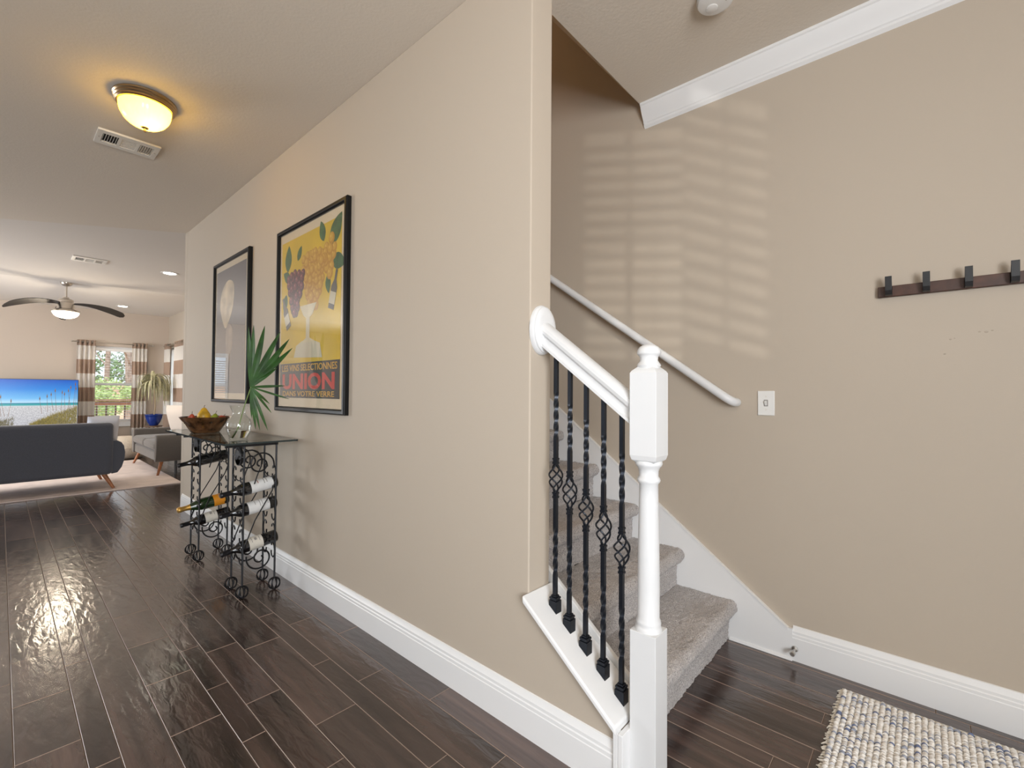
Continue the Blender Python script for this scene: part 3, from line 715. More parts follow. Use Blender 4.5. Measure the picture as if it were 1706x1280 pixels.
# one yarn loop: a bent spindle
lp = []
for s_ in range(6):
    t = s_/5; lp.append((.0, (t-.5)*.0205, .0075*math.sin(PI*t)**.7+.001, .0012+.0030*math.sin(PI*t)**.6))
ring = 6
bv = []
for (x, y, z, r_) in lp:
    for j in range(ring): bv.append((x+r_*1.05*math.cos(2*PI*j/ring), y, z+r_*math.sin(2*PI*j/ring)))
bv = np.array(bv)
bf = [(i*ring+j, i*ring+(j+1) % ring, (i+1)*ring+(j+1) % ring, (i+1)*ring+j) for i in range(5) for j in range(ring)]+[tuple(range(ring-1, -1, -1)), tuple(5*ring+j for j in range(ring))]
V = []; Fc = []; rg = random.Random(3); cnt = 0
for i in range(rows):
    for j in range(per):
        x = MX0+.006+(j+.5*(i % 2))*.0068+rg.uniform(-.0010, .0010); y = MY1-.010-i*.0165+rg.uniform(-.0014, .0014)
        a = rg.uniform(.12, .42); q = bv*np.array([1, 1, rg.uniform(.8, 1.15)])
        X = q[:, 0]*math.cos(a)-q[:, 1]*math.sin(a)+x; Y_ = q[:, 0]*math.sin(a)+q[:, 1]*math.cos(a)+y
        o_ = len(V); V += list(zip(X.tolist(), Y_.tolist(), (q[:, 2]+.0045).tolist())); Fc += [tuple(t+o_ for t in f) for f in bf]
me = bpy.data.meshes.new('yarn_loops'); me.from_pydata(V, [], Fc); me.materials.append(MATS['mat_yarn']); me.polygons.foreach_set('use_smooth', [True]*len(me.polygons))
o = bpy.data.objects.new('yarn_loops', me); COL.objects.link(o); o.parent = mat_; o.matrix_parent_inverse = mat_.matrix_basis.inverted(); o['kind'] = 'stuff'
MB().tube([(MX1-.003, MY0, .006), (MX1-.003, MY1, .006)], .0045, 8).build('bound_edge', 'mat_cream', mat_)
mb = MB()
for j in range(int((MX1-MX0)/.011)):
    x = MX0+.005+j*.011+rg.uniform(-.002, .002)
    mb.tube([(x, MY1-.008, .007), (x+rg.uniform(-.004, .004), MY1+rg.uniform(.002, .010), .005), (x+rg.uniform(-.008, .008), MY1+rg.uniform(.006, .016), .0035)], [.0045, .004, .0016], 5)
o = mb.build('fringe', 'mat_cream', mat_); o['kind'] = 'stuff'

# ------------------------------------------------------------------ ceiling fittings
LX, LY = .498, 3.135
lm = thing('ceiling_lamp', 'lit flush ceiling lamp with bronze rim and ribbed amber glass bowl', 'ceiling lamp', (LX, LY, H))
fz = Matrix.Rotation(PI, 3, 'X')
MB().lathe([(.02, 0), (.132, 0), (.140, .006), (.140, .014), (.134, .020), (.136, .028), (.130, .034), (.131, .042), (.124, .048), (.114, .048), (.114, .030), (.02, .028)], (LX, LY, H-.0003), 56, mat=fz).build('rim', 'bronze', lm, angle=40)
vs = []; NB, NR = 96, 16
for i in range(NR+1):
    t = i/NR; z = .044+.112*math.sin(t*PI/2); r_ = .116*math.cos(t*PI/2)**.85 if i < NR else .0005
    for j in range(NB):
        a = 2*PI*j/NB; rr_ = r_*(1+.012*math.cos(24*a)*math.sin(PI*min(1, t*1.1)))
        vs.append((LX+rr_*math.cos(a), LY+rr_*math.sin(a), H-z))
fs = [(i*NB+j, i*NB+(j+1) % NB, (i+1)*NB+(j+1) % NB, (i+1)*NB+j) for i in range(NR) for j in range(NB)]
MB().add(vs, fs).build('glass_bowl', 'lamp_bowl', lm, angle=180)
MB().lathe([(.017, .150), (.016, .158), (.006, .161), (.0065, .168), (.0068, .173), (.006, .179), (.0005, .181)], (LX, LY, H), 20, mat=fz).build('finial', 'bronze', lm)
lamp('ceiling_lamp_bulb', 'POINT', (LX+.01, LY-.02, H-.095), .45, (1, .88, .72), shadow_soft_size=.03)

pd = thing('fill_pendant', 'unseen round glass pendant added around the foyer fill light', 'pendant lamp', (-.45, -.35, H))  # pendant added behind the camera to carry the foyer fill
MB().lathe([(.06, .0003), (.06, .02), (.0005, .022)], (-.45, -.35, H), 24, mat=fz).build('canopy', 'bronze', pd)
MB().tube([(-.45, -.35, H-.02), (-.45, -.35, 2.36)], .006, 8).build('rod', 'bronze', pd)
MB().lathe([(.03, 2.36), (.05, 2.34), (.05, 2.31), (.03, 2.305)], (-.45, -.35, 0), 20).build('cap', 'bronze', pd)
MB().sphere((-.45, -.35, 2.14), .165, 14).build('glass_globe', 'vase_glass', pd, angle=180)

def vent(label, cx, cy, sx_, sy_):
    v = thing('ceiling_vent', label, 'air vent', (cx, cy, H), group='white ceiling air vents')
    x0, x1, y0, y1 = cx-sx_/2, cx+sx_/2, cy-sy_/2, cy+sy_/2; z0, z1 = H-.012, H-.0004
    cells = [(.09, .34, 'y'), (.385, .635, 'x'), (.68, .91, 'y')]
    ya_, yb_ = y0+sy_*.20, y1-sy_*.20
    mb = MB(); mb.box((x0, y0, z0), (x1, ya_, z1)); mb.box((x0, yb_, z0), (x1, y1, z1))
    e_ = [0]+[q for c in cells for q in c[:2]]+[1]
    for i in range(0, len(e_), 2): mb.box((x0+sx_*e_[i], ya_, z0), (x0+sx_*e_[i+1], yb_, z1))
    fr_ = mb.build('face_plate', 'vent_white', v, smooth=False)
    for ci, (a, b, d) in enumerate(cells):
        xa, xb = x0+sx_*a, x0+sx_*b
        MB().box((xa, ya_, z1-.0012), (xb, yb_, z1)).build('duct_mouth', 'vent_dark', v, smooth=False)
        n = 6 if d == 'y' else 7; tl = {0: .0022, 1: -.0105, 2: -.0105}[ci]
        for i in range(n):
            if d == 'y':
                q = xa+(xb-xa)*(i+.5)/n; w_ = (xb-xa)/n
                MB().prism([(q-w_*.25, z0+.001), (q-w_*.25+.0018, z0+.001), (q+tl*-1+.0018, z1-.002), (q+tl*-1, z1-.002)], 'y', ya_, yb_).build('louvre', 'vent_white', fr_, smooth=False)
            else:
                q = ya_+(yb_-ya_)*(i+.5)/n; w_ = (yb_-ya_)/n
                MB().prism([(q-w_*.5, z0+.0015), (q+w_*.45, z0+.0035), (q+w_*.45, z0+.005), (q-w_*.5, z0+.003)], 'x', xa, xb).build('louvre', 'vent_white', fr_, smooth=False)
    for q in (.045, .955): MB().lathe([(.004, .0120), (.004, .0135), (.0005, .014)], (x0+sx_*q, cy, H), 10, mat=fz).build('screw', 'nickel', v)
vent('white louvred air vent on hall ceiling beside the glowing lamp', .516, 3.78, .305, .215)
vent('white louvred air vent on the living room ceiling in front of the fan', .694, 7.52, .305, .255)
for cx, cy, lb in ((1.497, 7.55, 'round recessed ceiling light above the two-seat sofa'), (1.512, 11.2, 'round recessed ceiling light near the curtained window')):
    c = thing('recessed_light', lb, 'ceiling light', (cx, cy, H), group='recessed living room lights')
    MB().lathe([(.072, .0003), (.098, .0003), (.098, .005), (.090, .008), (.072, .004)], (cx, cy, H), 36, mat=fz).build('trim_ring', 'plastic_white', c)
    MB().lathe([(.0005, .0125), (.03, .0118), (.055, .0098), (.070, .006), (.072, .002)], (cx, cy, H), 36, mat=fz).build('lens', 'can_light', c)
    lamp('recessed_light_lamp', 'SPOT', (cx, cy, H-.03), 25, (1, .90, .74), (cx, cy, 0), spot_size=2.4, spot_blend=.6, shadow_soft_size=.06)

# ceiling fan
FX, FY = .625, 9.40
fan = thing('ceiling_fan', 'brushed nickel ceiling fan with dark drooping blades and lit bowl', 'ceiling fan', (FX, FY, H))
MB().lathe([(.066, .0003), (.066, .012), (.060, .030), (.044, .046), (.020, .055), (.0005, .056)], (FX, FY, H), 32, mat=fz).build('canopy', 'nickel', fan)
MB().lathe([(.012, .05), (.012, .225)], (FX, FY, H), 16, mat=fz).build('down_rod', 'nickel', fan)
MB().lathe([(.014, .213), (.032, .217), (.036, .235), (.078, .250), (.086, .260), (.086, .290), (.092, .297), (.098, .305), (.098, .380), (.104, .390), (.150, .405), (.158, .415), (.158, .434), (.150, .438), (.0005, .438)], (FX, FY, H), 48, mat=fz).build('motor_housing', 'nickel', fan, angle=40)
MB().lathe([(.150, .436), (.144, .460), (.124, .490), (.092, .513), (.046, .527), (.0005, .531)], (FX, FY, H), 40, mat=fz).build('light_bowl', 'fan_light', fan, angle=180)
lamp('ceiling_fan_lamp', 'POINT', (FX, FY, H-.60), 26, (1, .86, .66), shadow_soft_size=.12)
for a in (-28, 92, 208):
    a = math.radians(a); d_ = Vector((math.cos(a), math.sin(a), 0)); t_ = Vector((-math.sin(a), math.cos(a), 0))
    n = 20; vs = []
    for i in range(n+1):
        s_ = i/n; r_ = .09+.61*s_; z = 2.425+.02*math.sin(s_*PI*.6)-.165*s_**1.8
        wd = .020+.052*min(1, s_*1.5) if s_ < .9 else .072*math.sqrt(max(.03, 1-((s_-.9)/.1)**2*.9))
        tilt = .58
        for sg, dz in ((-1, 0), (1, 0), (1, .007), (-1, .007)):
            p = Vector((FX, FY, z+dz))+d_*r_+t_*(sg*wd)+Vector((0, 0, sg*wd*tilt)); vs.append(p)
    fs = [(0, 1, 2, 3), tuple(4*n+q for q in (3, 2, 1, 0))]
    for i in range(n):
        for q in range(4): fs.append((i*4+q, i*4+(q+1) % 4, (i+1)*4+(q+1) % 4, (i+1)*4+q))
    MB().add(vs, fs).build('blade', 'blade_dark', fan, angle=40)

# ------------------------------------------------------------------ pictures on the hall wall
def frame_pic(label, y0, y1, z0, z1, fw):
    f = thing('framed_picture', label, 'picture', (W, (y0+y1)/2, z0))
    xw, xf = W-.0004, W-.030
    mb = MB()
    pr = [(0, xw), (0, xf+.006), (.006, xf), (fw-.008, xf), (fw, xf+.010), (fw, xw)]
    # four mitred sides
    cs = [(y0, z0, 1, 1), (y1, z0, -1, 1), (y1, z1, -1, -1), (y0, z1, 1, -1)]
    vs = []
    for (cy, cz_, sy, sz) in cs:
        for o_, x in pr: vs.append((x, cy+sy*o_, cz_+sz*o_))
    n = len(pr); fs = []
    for k_ in range(4):
        k2 = (k_+1) % 4
        for i in range(n): fs.append((k_*n+i, k_*n+(i+1) % n, k2*n+(i+1) % n, k2*n+i))
    mb.add(vs, fs).build('frame', 'frame_black', f, smooth=False, bevel=.0012)
    return f
PX = W-.014
def flat(par, name, mat, poly, x, t=.0008):
    """flat printed shape in the picture plane: poly in (y,z)"""
    return MB().prism(poly, 'x', x-t, x).build(name, mat, par, smooth=False)
def disc(cy, cz_, r, n=18, ry=1.0): return [(cy+r*ry*math.cos(2*PI*i/n), cz_+r*math.sin(2*PI*i/n)) for i in range(n)]
P('print_yellow', (.66, .44, .012), .6, var=(3, .14)); P('print_black', (.018, .016, .014), .6); P('print_red', (.55, .030, .015), .6)
P('print_gold', (.62, .33, .02), .6); P('print_grape', (.055, .006, .010), .5); P('print_grape_light', (.45, .17, .15), .5)
P('print_green', (.035, .11, .03), .6, var=(30, .4)); P('print_white', (.62, .56, .40), .6); P('print_grey', (.10, .09, .075), .6)
P('print_amber', (.50, .24, .008), .55); P('print_amber_light', (.72, .46, .08), .55); P('print_ivory', (.66, .58, .38), .6, var=(14, .15))
# poster 1: yellow wine advertisement (generic still life in place of the artwork, its lettering kept)
Y0, Y1, Z0, Z1 = 2.243, 3.150, 1.037, 2.195
fp = frame_pic('black framed yellow wine poster with grapes and red lettering on hall wall', Y0, Y1, Z0, Z1, .030)
flat(fp, 'backing_paper', 'paper_cream', [(Y0+.028, Z0+.028), (Y1-.028, Z0+.028), (Y1-.028, Z1-.028), (Y0+.028, Z1-.028)], PX+.002)
pa, pb, qa, qb = Y0+.072, Y1-.058, Z0+.085, Z1-.085     # print area
pc = flat(fp, 'print', 'print_yellow', [(pa, qa), (pb, qa), (pb, qb), (pa, qb)], PX)
zb = qa+(qb-qa)*.215
flat(pc, 'black_band', 'print_black', [(pa, qa), (pb, qa), (pb, zb), (pa, zb)], PX-.0008)
def U(u): return pb-(pb-pa)*u       # u: 0 left .. 1 right as seen (left = far end)
def Vv(v): return qa+(qb-qa)*v
def letters(par, body, u0, u1, v0, v1, mat, bold, name='lettering'):
    vs, fs = text_mb(body, 1.0, bold)
    a = np.array(vs); mn = a.min(0); mx_ = a.max(0)
    out = [(PX-.0016-.0005*(v[2] > 0), U(u0+(u1-u0)*(v[0]-mn[0])/(mx_[0]-mn[0])), Vv(v0+(v1-v0)*(v[1]-mn[1])/(mx_[1]-mn[1]))) for v in vs]
    return MB().add(out, fs).build(name, mat, par, smooth=False)
letters(pc, 'LES VINS SELECTIONNES', .04, .965, .165, .205, 'print_gold', .012)
letters(pc, 'UNION', .05, .93, .052, .150, 'print_red', .035)
letters(pc, 'DANS VOTRE VERRE', .06, .925, .010, .042, 'print_gold', .012)
xg = PX-.0008
def cluster(u, v, n, spread_u, spread_v, mats, r, seed, name):
    rg_ = random.Random(seed); pts_ = []
    while len(pts_) < n:
        t = rg_.random(); uu = u+rg_.uniform(-1, 1)*spread_u*(1-.8*t**1.4); vv = v-spread_v*t
        if min([((uu-a)*.777)**2+((vv-b)*.988)**2 for a, b in pts_] or [1]) > (r*.95)**2 or rg_.random() < .02: pts_.append((uu, vv))
    for i, (uu, vv) in enumerate(pts_):
        rr_ = r*rg_.uniform(.9, 1.1); x_ = xg-.0003-i*1.2e-5
        ob = flat(pc, name, mats[0], disc(U(uu), Vv(vv), rr_), x_, .0001)
        flat(ob, name+'_tone', mats[1], disc(U(uu)+rr_*.16, Vv(vv)+rr_*.16, rr_*.72, 14), x_-4e-6, .0001)
        flat(ob, name+'_shine', mats[2], disc(U(uu)+rr_*.32, Vv(vv)+rr_*.34, rr_*.24, 8), x_-8e-6, .0001)
P('print_grape_mid', (.17, .028, .034), .5); P('print_amber_mid', (.60, .33, .02), .5)
cluster(.27, .775, 40, .145, .25, ('print_grape', 'print_grape_mid', 'print_grape_light'), .030, 1, 'dark_grape')
cluster(.58, .86, 60, .21, .33, ('print_amber', 'print_amber_mid', 'print_amber_light'), .030, 2, 'golden_grape')
cluster(.82, .90, 12, .10, .20, ('print_amber', 'print_amber_mid', 'print_amber_light'), .032, 5, 'golden_grape')
def leaf(u, v, L, ang, wd=.34):
    pts = []
    for s_ in range(11):
        t = s_/10; pts.append((t*L, wd*L*math.sin(PI*t)**.8*(1-.35*t)))
    pts += [(t, -w_) for t, w_ in pts[::-1][1:-1]]
    c_, s2 = math.cos(ang), math.sin(ang)
    flat(pc, 'vine_leaf', 'print_green', [(U(u)-(a*c_-b*s2), Vv(v)+(a*s2+b*c_)) for a, b in pts], xg-.0001, .0001)
for a in ((.12, .80, .17, 1.5), (.17, .74, .12, 2.6), (.10, .66, .12, 4.4), (.30, .85, .10, 1.0), (.84, .86, .20, .9), (.74, .90, .13, 1.9), (.86, .78, .16, -.3), (.80, .70, .11, -1.4)): leaf(*a)
# generic tumblers and bottles below the fruit
flat(pc, 'printed_glass', 'print_ivory', [(U(.36), Vv(.56)), (U(.64), Vv(.56)), (U(.58), Vv(.50)), (U(.53), Vv(.48)), (U(.53), Vv(.36)), (U(.62), Vv(.335)), (U(.38), Vv(.335)), (U(.47), Vv(.36)), (U(.47), Vv(.48)), (U(.42), Vv(.50))], xg-.0010)
def bottle_print(u, v, ang, sc_):
    pts = [(-.035, 0), (.035, 0), (.035, .13), (.012, .17), (.012, .23), (-.012, .23), (-.012, .17), (-.035, .13)]
    c_, s2 = math.cos(ang), math.sin(ang)
    flat(pc, 'printed_bottle', 'print_grey', [(U(u)-sc_*(a*c_-b*s2), Vv(v)+sc_*(a*s2+b*c_)) for a, b in pts], xg-.0012)
    flat(pc, 'printed_bottle_label', 'print_white', [(U(u)-sc_*(a*c_-b*s2), Vv(v)+sc_*(a*s2+b*c_)) for a, b in ((-.035, .03), (.035, .03), (.035, .10), (-.035, .10))], xg-.0021)
bottle_print(.16, .44, .45, .95); bottle_print(.86, .50, -.30, .95)
flat(pc, 'printed_cloth', 'print_white', [(U(.26), Vv(.25)), (U(.74), Vv(.235)), (U(.70), Vv(.32)), (U(.58), Vv(.345)), (U(.40), Vv(.345)), (U(.30), Vv(.32))], xg-.0009)
MB().box((PX-.0062, Y0+.027, Z0+.027), (PX-.0050, Y1-.027, Z1-.027)).build('glass_pane', 'picture_glass', fp, smooth=False)
# picture 2: grey print with a pale plume shape (plain stand-in)
mt, nt, b = new_mat('print_grey_fade'); b.inputs['Roughness'].default_value = .6
geo = nd(nt, 'ShaderNodeNewGeometry'); sx = nd(nt, 'ShaderNodeSeparateXYZ'); nt.links.new(geo.outputs['Position'], sx.inputs[0])
mr = nd(nt, 'ShaderNodeMapRange'); setin(mr, From_Min=1.1, From_Max=2.2); nt.links.new(sx.outputs[2], mr.inputs[0])
r = nd(nt, 'ShaderNodeValToRGB'); r.color_ramp.elements[0].color = (.20, .17, .15, 1); r.color_ramp.elements[1].color = (.10, .09, .10, 1)
q = r.color_ramp.elements.new(.45); q.color = (.17, .15, .14, 1); nt.links.new(mr.outputs[0], r.inputs[0]); nt.links.new(r.outputs[0], b.inputs['Base Color'])
P('print_plume', (.62, .50, .33), .6, var=(9, .35)); P('print_plume_soft', (.34, .27, .21), .6, var=(9, .25))
Y0, Y1, Z0, Z1 = 3.660, 4.493, 1.070, 2.222
f2 = frame_pic('black framed grey print with pale plume shape beside the living room opening', Y0, Y1, Z0, Z1, .028)
flat(f2, 'backing_paper', 'paper_cream', [(Y0+.026, Z0+.026), (Y1-.026, Z0+.026), (Y1-.026, Z1-.026), (Y0+.026, Z1-.026)], PX+.002)
pa, pb, qa, qb = Y0+.085, Y1-.060, Z0+.075, Z1-.075
pc2 = flat(f2, 'print', 'print_grey_fade', [(pa, qa), (pb, qa), (pb, qb), (pa, qb)], PX)
def blob(par, name, mat, pts, x, n=40):
    """closed smooth outline through pts (u,v)"""
    k_ = len(pts); out = []
    for i in range(k_):
        p0, p1, p2, p3 = [Vector(pts[(i+j-1) % k_]) for j in range(4)]
        for s_ in range(5):
            t = s_/5; out.append(.5*((2*p1)+(-p0+p2)*t+(2*p0-5*p1+4*p2-p3)*t*t+(-p0+3*p1-3*p2+p3)*t**3))
    return flat(par, name, mat, [(U(p[0]), Vv(p[1])) for p in out], x)
blob(pc2, 'plume', 'print_plume', [(.22, .60), (.14, .72), (.22, .84), (.42, .90), (.60, .86), (.62, .74), (.56, .64), (.44, .56), (.34, .52)], PX-.0009)
blob(pc2, 'plume_tail', 'print_plume_soft', [(.40, .54), (.56, .52), (.60, .40), (.50, .24), (.44, .12), (.34, .10), (.38, .28), (.36, .42)], PX-.0007)
MB().box((PX-.0042, Y0+.025, Z0+.025), (PX-.0030, Y1-.025, Z1-.025)).build('glass_pane', 'picture_glass', f2, smooth=False)

# ------------------------------------------------------------------ glass-topped wine rack
RX0, RX1 = .926, 1.098
GX0, GX1, GY0, GY1, GZ = .806, 1.192, 2.785, 4.085, .866
tb = thing('wine_rack_table', 'black wrought iron wine rack table with clear glass top', 'table', (1.0, 3.43, 0))
MB().box((GX0, GY0, GZ), (GX1, GY1, GZ+.010)).build('glass_top', 'table_glass', tb, smooth=False)
mb = MB()
for a, b in (((GX0-.0008, GY0-.0008, GZ), (GX1+.0008, GY0, GZ+.010)), ((GX0-.0008, GY0, GZ), (GX0, GY1+.0008, GZ+.010)), ((GX0, GY1, GZ), (GX1+.0008, GY1+.0008, GZ+.010)), ((GX1, GY0, GZ), (GX1+.0008, GY1, GZ+.010))): mb.box(a, b)
mb.build('polished_edge', 'glass_edge', tb, smooth=False)
def spiral(c, r0, r1, a0, turns, n, plane, q):
    pts = []
    for i in range(n+1):
        t = i/n; r_ = r0+(r1-r0)*t**.8; a = a0+turns*2*PI*t
        u, v = c[0]+r_*math.cos(a), c[1]+r_*math.sin(a)
        pts.append((u, q, v) if plane == 'y' else (q, u, v))
    return pts
for (ty0, ty1) in ((2.852, 3.034), (3.697, 3.892)):
    xm = (RX0+RX1)/2; ym = (ty0+ty1)/2
    for y in (ty0, ty1):
        MB().box((.828, y-.006, GZ-.019), (1.106, y+.006, GZ-.0005)).build('support_bar', 'rack_iron', tb, smooth=False, bevel=.001)
        for x in (RX0, RX1):
            lg = MB().tube([(x, y, .070), (x, y, GZ-.015)], .0056, 8).build('leg', 'rack_iron', tb)
            mb = MB()
            for q in range(4):
                a = q*PI/4; mb.tube([(x+.0325*math.cos(t)*math.cos(a), y+.0325*math.cos(t)*math.sin(a), .0362+.0325*math.sin(t)) for t in [2*PI*i/20 for i in range(20)]], .0033, 6, closed=True)
            mb.build('wire_ball_foot', 'rack_iron', lg)
        # scrolls and brace on the end faces
        MB().tube(spiral((xm, .742), .078, .012, -.4, 1.75, 44, 'y', y), .0046, 7).build('scroll', 'rack_iron', tb)
        MB().tube([(RX0, y, .822), (RX0+.04, y, .826), (RX0+.075, y, .805), (RX0+.092, y, .77), (RX0+.090, y, .73), (RX0+.070, y, .68), (RX0+.055, y, .63)], .0036, 7).build('scroll_tail', 'rack_iron', tb)
        MB().tube(spiral((xm+.006, .205), .076, .010, PI-.3, 1.7, 44, 'y', y), .0046, 7).build('scroll', 'rack_iron', tb)
        MB().tube([(RX0+.004, y, .27), (RX0+.06, y, .42), (RX1-.02, y, .58), (RX1, y, .64)], .0036, 7).build('brace', 'rack_iron', tb)
    for x in (RX0, RX1):
        for z in (.690, .572, .452, .345, .235):
            for sg, yy in ((1, ty0), (-1, ty1)):
                w_ = (ty1-ty0)*.5
                MB().tube([(x, yy+sg*.050, z+.012), (x, yy+sg*.046, z+.026), (x, yy+sg*.030, z+.032), (x, yy+sg*.012, z+.020), (x, yy+sg*.003, z-.010), (x, yy+sg*.007, z-.038), (x, yy+sg*.026, z-.054), (x, yy+sg*.042, z-.050), (x, yy+sg*.052, z-.038), (x, yy+sg*.054, z-.020)], .0040, 6).build('bottle_cradle', 'rack_iron', tb)
        MB().tube([(x, ty0, .675), (x, ym-.04, .652), (x, ym, .645), (x, ym+.04, .652), (x, ty1, .675)], .0032, 6).build('cross_wire', 'rack_iron', tb)
    # empty neck ring under the top
    MB().lathe([(.050, -.007), (.054, -.007), (.054, .007), (.050, .007), (.050, -.007)], (RX0+.002, ym, .786), 28, mat=Matrix.Rotation(PI/2, 3, 'Y')).build('neck_ring', 'rack_iron', tb, angle=40)
    MB().tube([(RX0, ty0, .786), (RX0, ym-.056, .786)], .003, 6).build('ring_stay', 'rack_iron', tb); MB().tube([(RX0, ty1, .786), (RX0, ym+.056, .786)], .003, 6).build('ring_stay', 'rack_iron', tb)

# wine bottles: axis from base (by the wall) to neck
BOT = [(.0005, .004), (.030, .000), (.0345, .003), (.0368, .010), (.0368, .175), (.0360, .188), (.0325, .202), (.025, .216), (.0185, .230), (.0150, .245), (.0142, .252)]
NECK = [(.0142, .250), (.0145, .252), (.0145, .286), (.0158, .287), (.0158, .297), (.0145, .298), (.0145, .302), (.0005, .302)]
CH = [(.0005, .010), (.030, .000), (.039, .003), (.0415, .012), (.0415, .150), (.0395, .172), (.033, .200), (.024, .228), (.0185, .245), (.0170, .252)]
CHN = [(.0190, .205+.018), (.0195, .232), (.0172, .255), (.0165, .285), (.0195, .288), (.0195, .300), (.0170, .308), (.012, .312), (.0005, .313)]
def bottle(label, n, bpt, body, foil, lab, lz, kind=0, marks=None):
    n = Vector(n); bpt = Vector(bpt); ax = (n-bpt).normalized()
    yv = Vector((0, 1, 0)); zv = ax; xv = yv.cross(zv).normalized(); yv = zv.cross(xv)
    M = Matrix((xv, yv, zv)).transposed()
    t = thing('wine_bottle', label, 'bottle', bpt, M.to_euler(), 'wine bottles lying in the iron rack')
    pf = CH if kind else BOT
    if kind: CHb = [(r_, z) for r_, z in pf]
    g_ = MB().lathe(pf, n=28).build('glass_body', body, t, local=True, angle=60)
    MB().lathe([(r_*(1.14 if kind and z < .24 else 1.0), z) for r_, z in (CHN if kind else NECK)], n=24).build('foil_capsule', foil, t, local=True, angle=60)
    if lab:
        r_ = (.0415 if kind else .0368)+.0005
        # xv points: angle 0 = +x local
        MB().lathe([(r_, lz[0]), (r_, lz[1])], n=26, a0=LA-1.75, a1=LA+1.75).build('paper_label', lab, t, local=True)
        for (mz0, mz1, ma, mw, mm) in (marks or []):
            MB().lathe([(r_+.0004, mz0), (r_+.0004, mz1)], n=8, a0=LA+ma-mw, a1=LA+ma+mw).build('label_print', mm, t, local=True)
    return t
LA = 0.0
# local +x direction of the bottle frame for an axis along -X: yv x zv = (0,1,0)x(-1,0,-.14) -> (-.14,0,1): up
LA = -.80
def LAset(): pass
ny = 2.943; fy = 3.795
mk1 = [(.060, .064, .2, .5, 'ink_grey'), (.075, .079, .2, .6, 'ink_grey'), (.108, .112, .2, .35, 'ink_red')]
mk2 = [(.052, .055, .2, .7, 'ink_grey'), (.082, .085, .1, .5, 'ink_grey'), (.095, .098, .2, .8, 'ink_grey'), (.12, .123, .2, .4, 'ink_grey')]
bottle('dark wine bottle with white label in upper slot of the rack tower by the vase', (.834, ny, .572), (1.135, ny, .616), 'bottle_black', 'foil_black', 'label_white', (.028, .150), marks=mk1)
bottle('dark wine bottle with pale label in middle slot of the rack tower by the vase', (.832, ny, .455), (1.133, ny, .494), 'bottle_black', 'foil_black', 'label_white', (.045, .160), marks=mk2)
bottle('dark wine bottle with cream label in lowest slot of the rack tower by the vase', (.842, ny, .242), (1.140, ny, .286), 'bottle_black', 'foil_black', 'label_cream', (.085, .160), marks=[(.100, .103, .2, .5, 'ink_grey'), (.115, .128, .2, .25, 'ink_grey'), (.140, .143, .2, .5, 'ink_grey')])
bottle('unlabelled dark wine bottle in the top slot under the fruit bowl', (.818, fy, .648), (1.116, fy, .700), 'bottle_black', 'foil_black', None, None)
bottle('green sparkling wine bottle with orange label and gold foil neck', (.820, fy, .343), (1.130, fy, .386), 'bottle_green', 'foil_gold', 'label_orange', (.030, .100), kind=1, marks=[(.062, .066, .2, .5, 'ink_grey')])
bottle('dark wine bottle with cream label below the green sparkling bottle', (.842, fy, .236), (1.140, fy, .284), 'bottle_black', 'foil_black', 'label_cream', (.085, .160), marks=[(.100, .103, .2, .5, 'ink_grey'), (.115, .128, .2, .25, 'ink_grey')])

# fruit bowl and fruit
BX_, BY2, BZ = .952, 3.693, GZ+.0102
bo = thing('fruit_bowl', 'flared bronze brown bowl of fruit on the glass table', 'bowl', (BX_, BY2, BZ))
MB().lathe([(.0005, .0002), (.082, .0002), (.086, .004), (.118, .055), (.151, .104), (.153, .107), (.149, .107), (.115, .062), (.100, .046), (.0005, .044)], (BX_, BY2, BZ), 56).build('bowl_shell', 'bowl_bronze', bo, angle=50)
def pear(label, x, y, z, s_, mat, rot=(0, 0, 0), cat='pear'):
    t = thing('pear' if cat == 'pear' else 'apple', label, cat, (x, y, z), rot, 'fruit in the bowl')
    pf = [(.0005, .002), (.014, 0), (.028, .006), (.036, .022), (.037, .034), (.033, .048), (.024, .063), (.016, .076), (.010, .084), (.0005, .087)] if cat == 'pear' else \
         [(.0005, .006), (.012, 0), (.026, .006), (.036, .022), (.038, .038), (.034, .054), (.022, .064), (.010, .064), (.0005, .058)]
    MB().lathe([(a*s_, b*s_) for a, b in pf], n=24).build('flesh', mat, t, local=True, angle=180)
    zt = .084*s_ if cat == 'pear' else .058*s_
    MB().tube([(0, 0, zt-.002), (.002, .001, zt+.012), (.006, .002, zt+.020)], [.0018, .0013, .0020], 6).build('stalk', 'twig', t, local=True)
zf = BZ+.0455
pear('large yellow pear with a red blush standing in the bowl', BX_-.008, BY2+.012, zf+.026, 1.12, 'pear_yellow')
pear('green pear with a stalk behind the yellow pear', BX_+.026, BY2-.078, zf+.016, .80, 'pear_green', (.15, .1, .3))
pear('red apple at the bowl rim by the vase', BX_+.078, BY2-.052, zf+.022, .72, 'apple_red', (.1, .35, .2), 'apple')
pear('red pear leaning at the bowl rim toward the living room', BX_-.066, BY2+.070, zf+.016, .78, 'apple_red', (.2, -.35, .9))
pear('small green apple low in the bowl beside the yellow pear', BX_-.052, BY2-.020, zf+.008, .62, 'pear_green', (.1, .1, 0), 'apple')

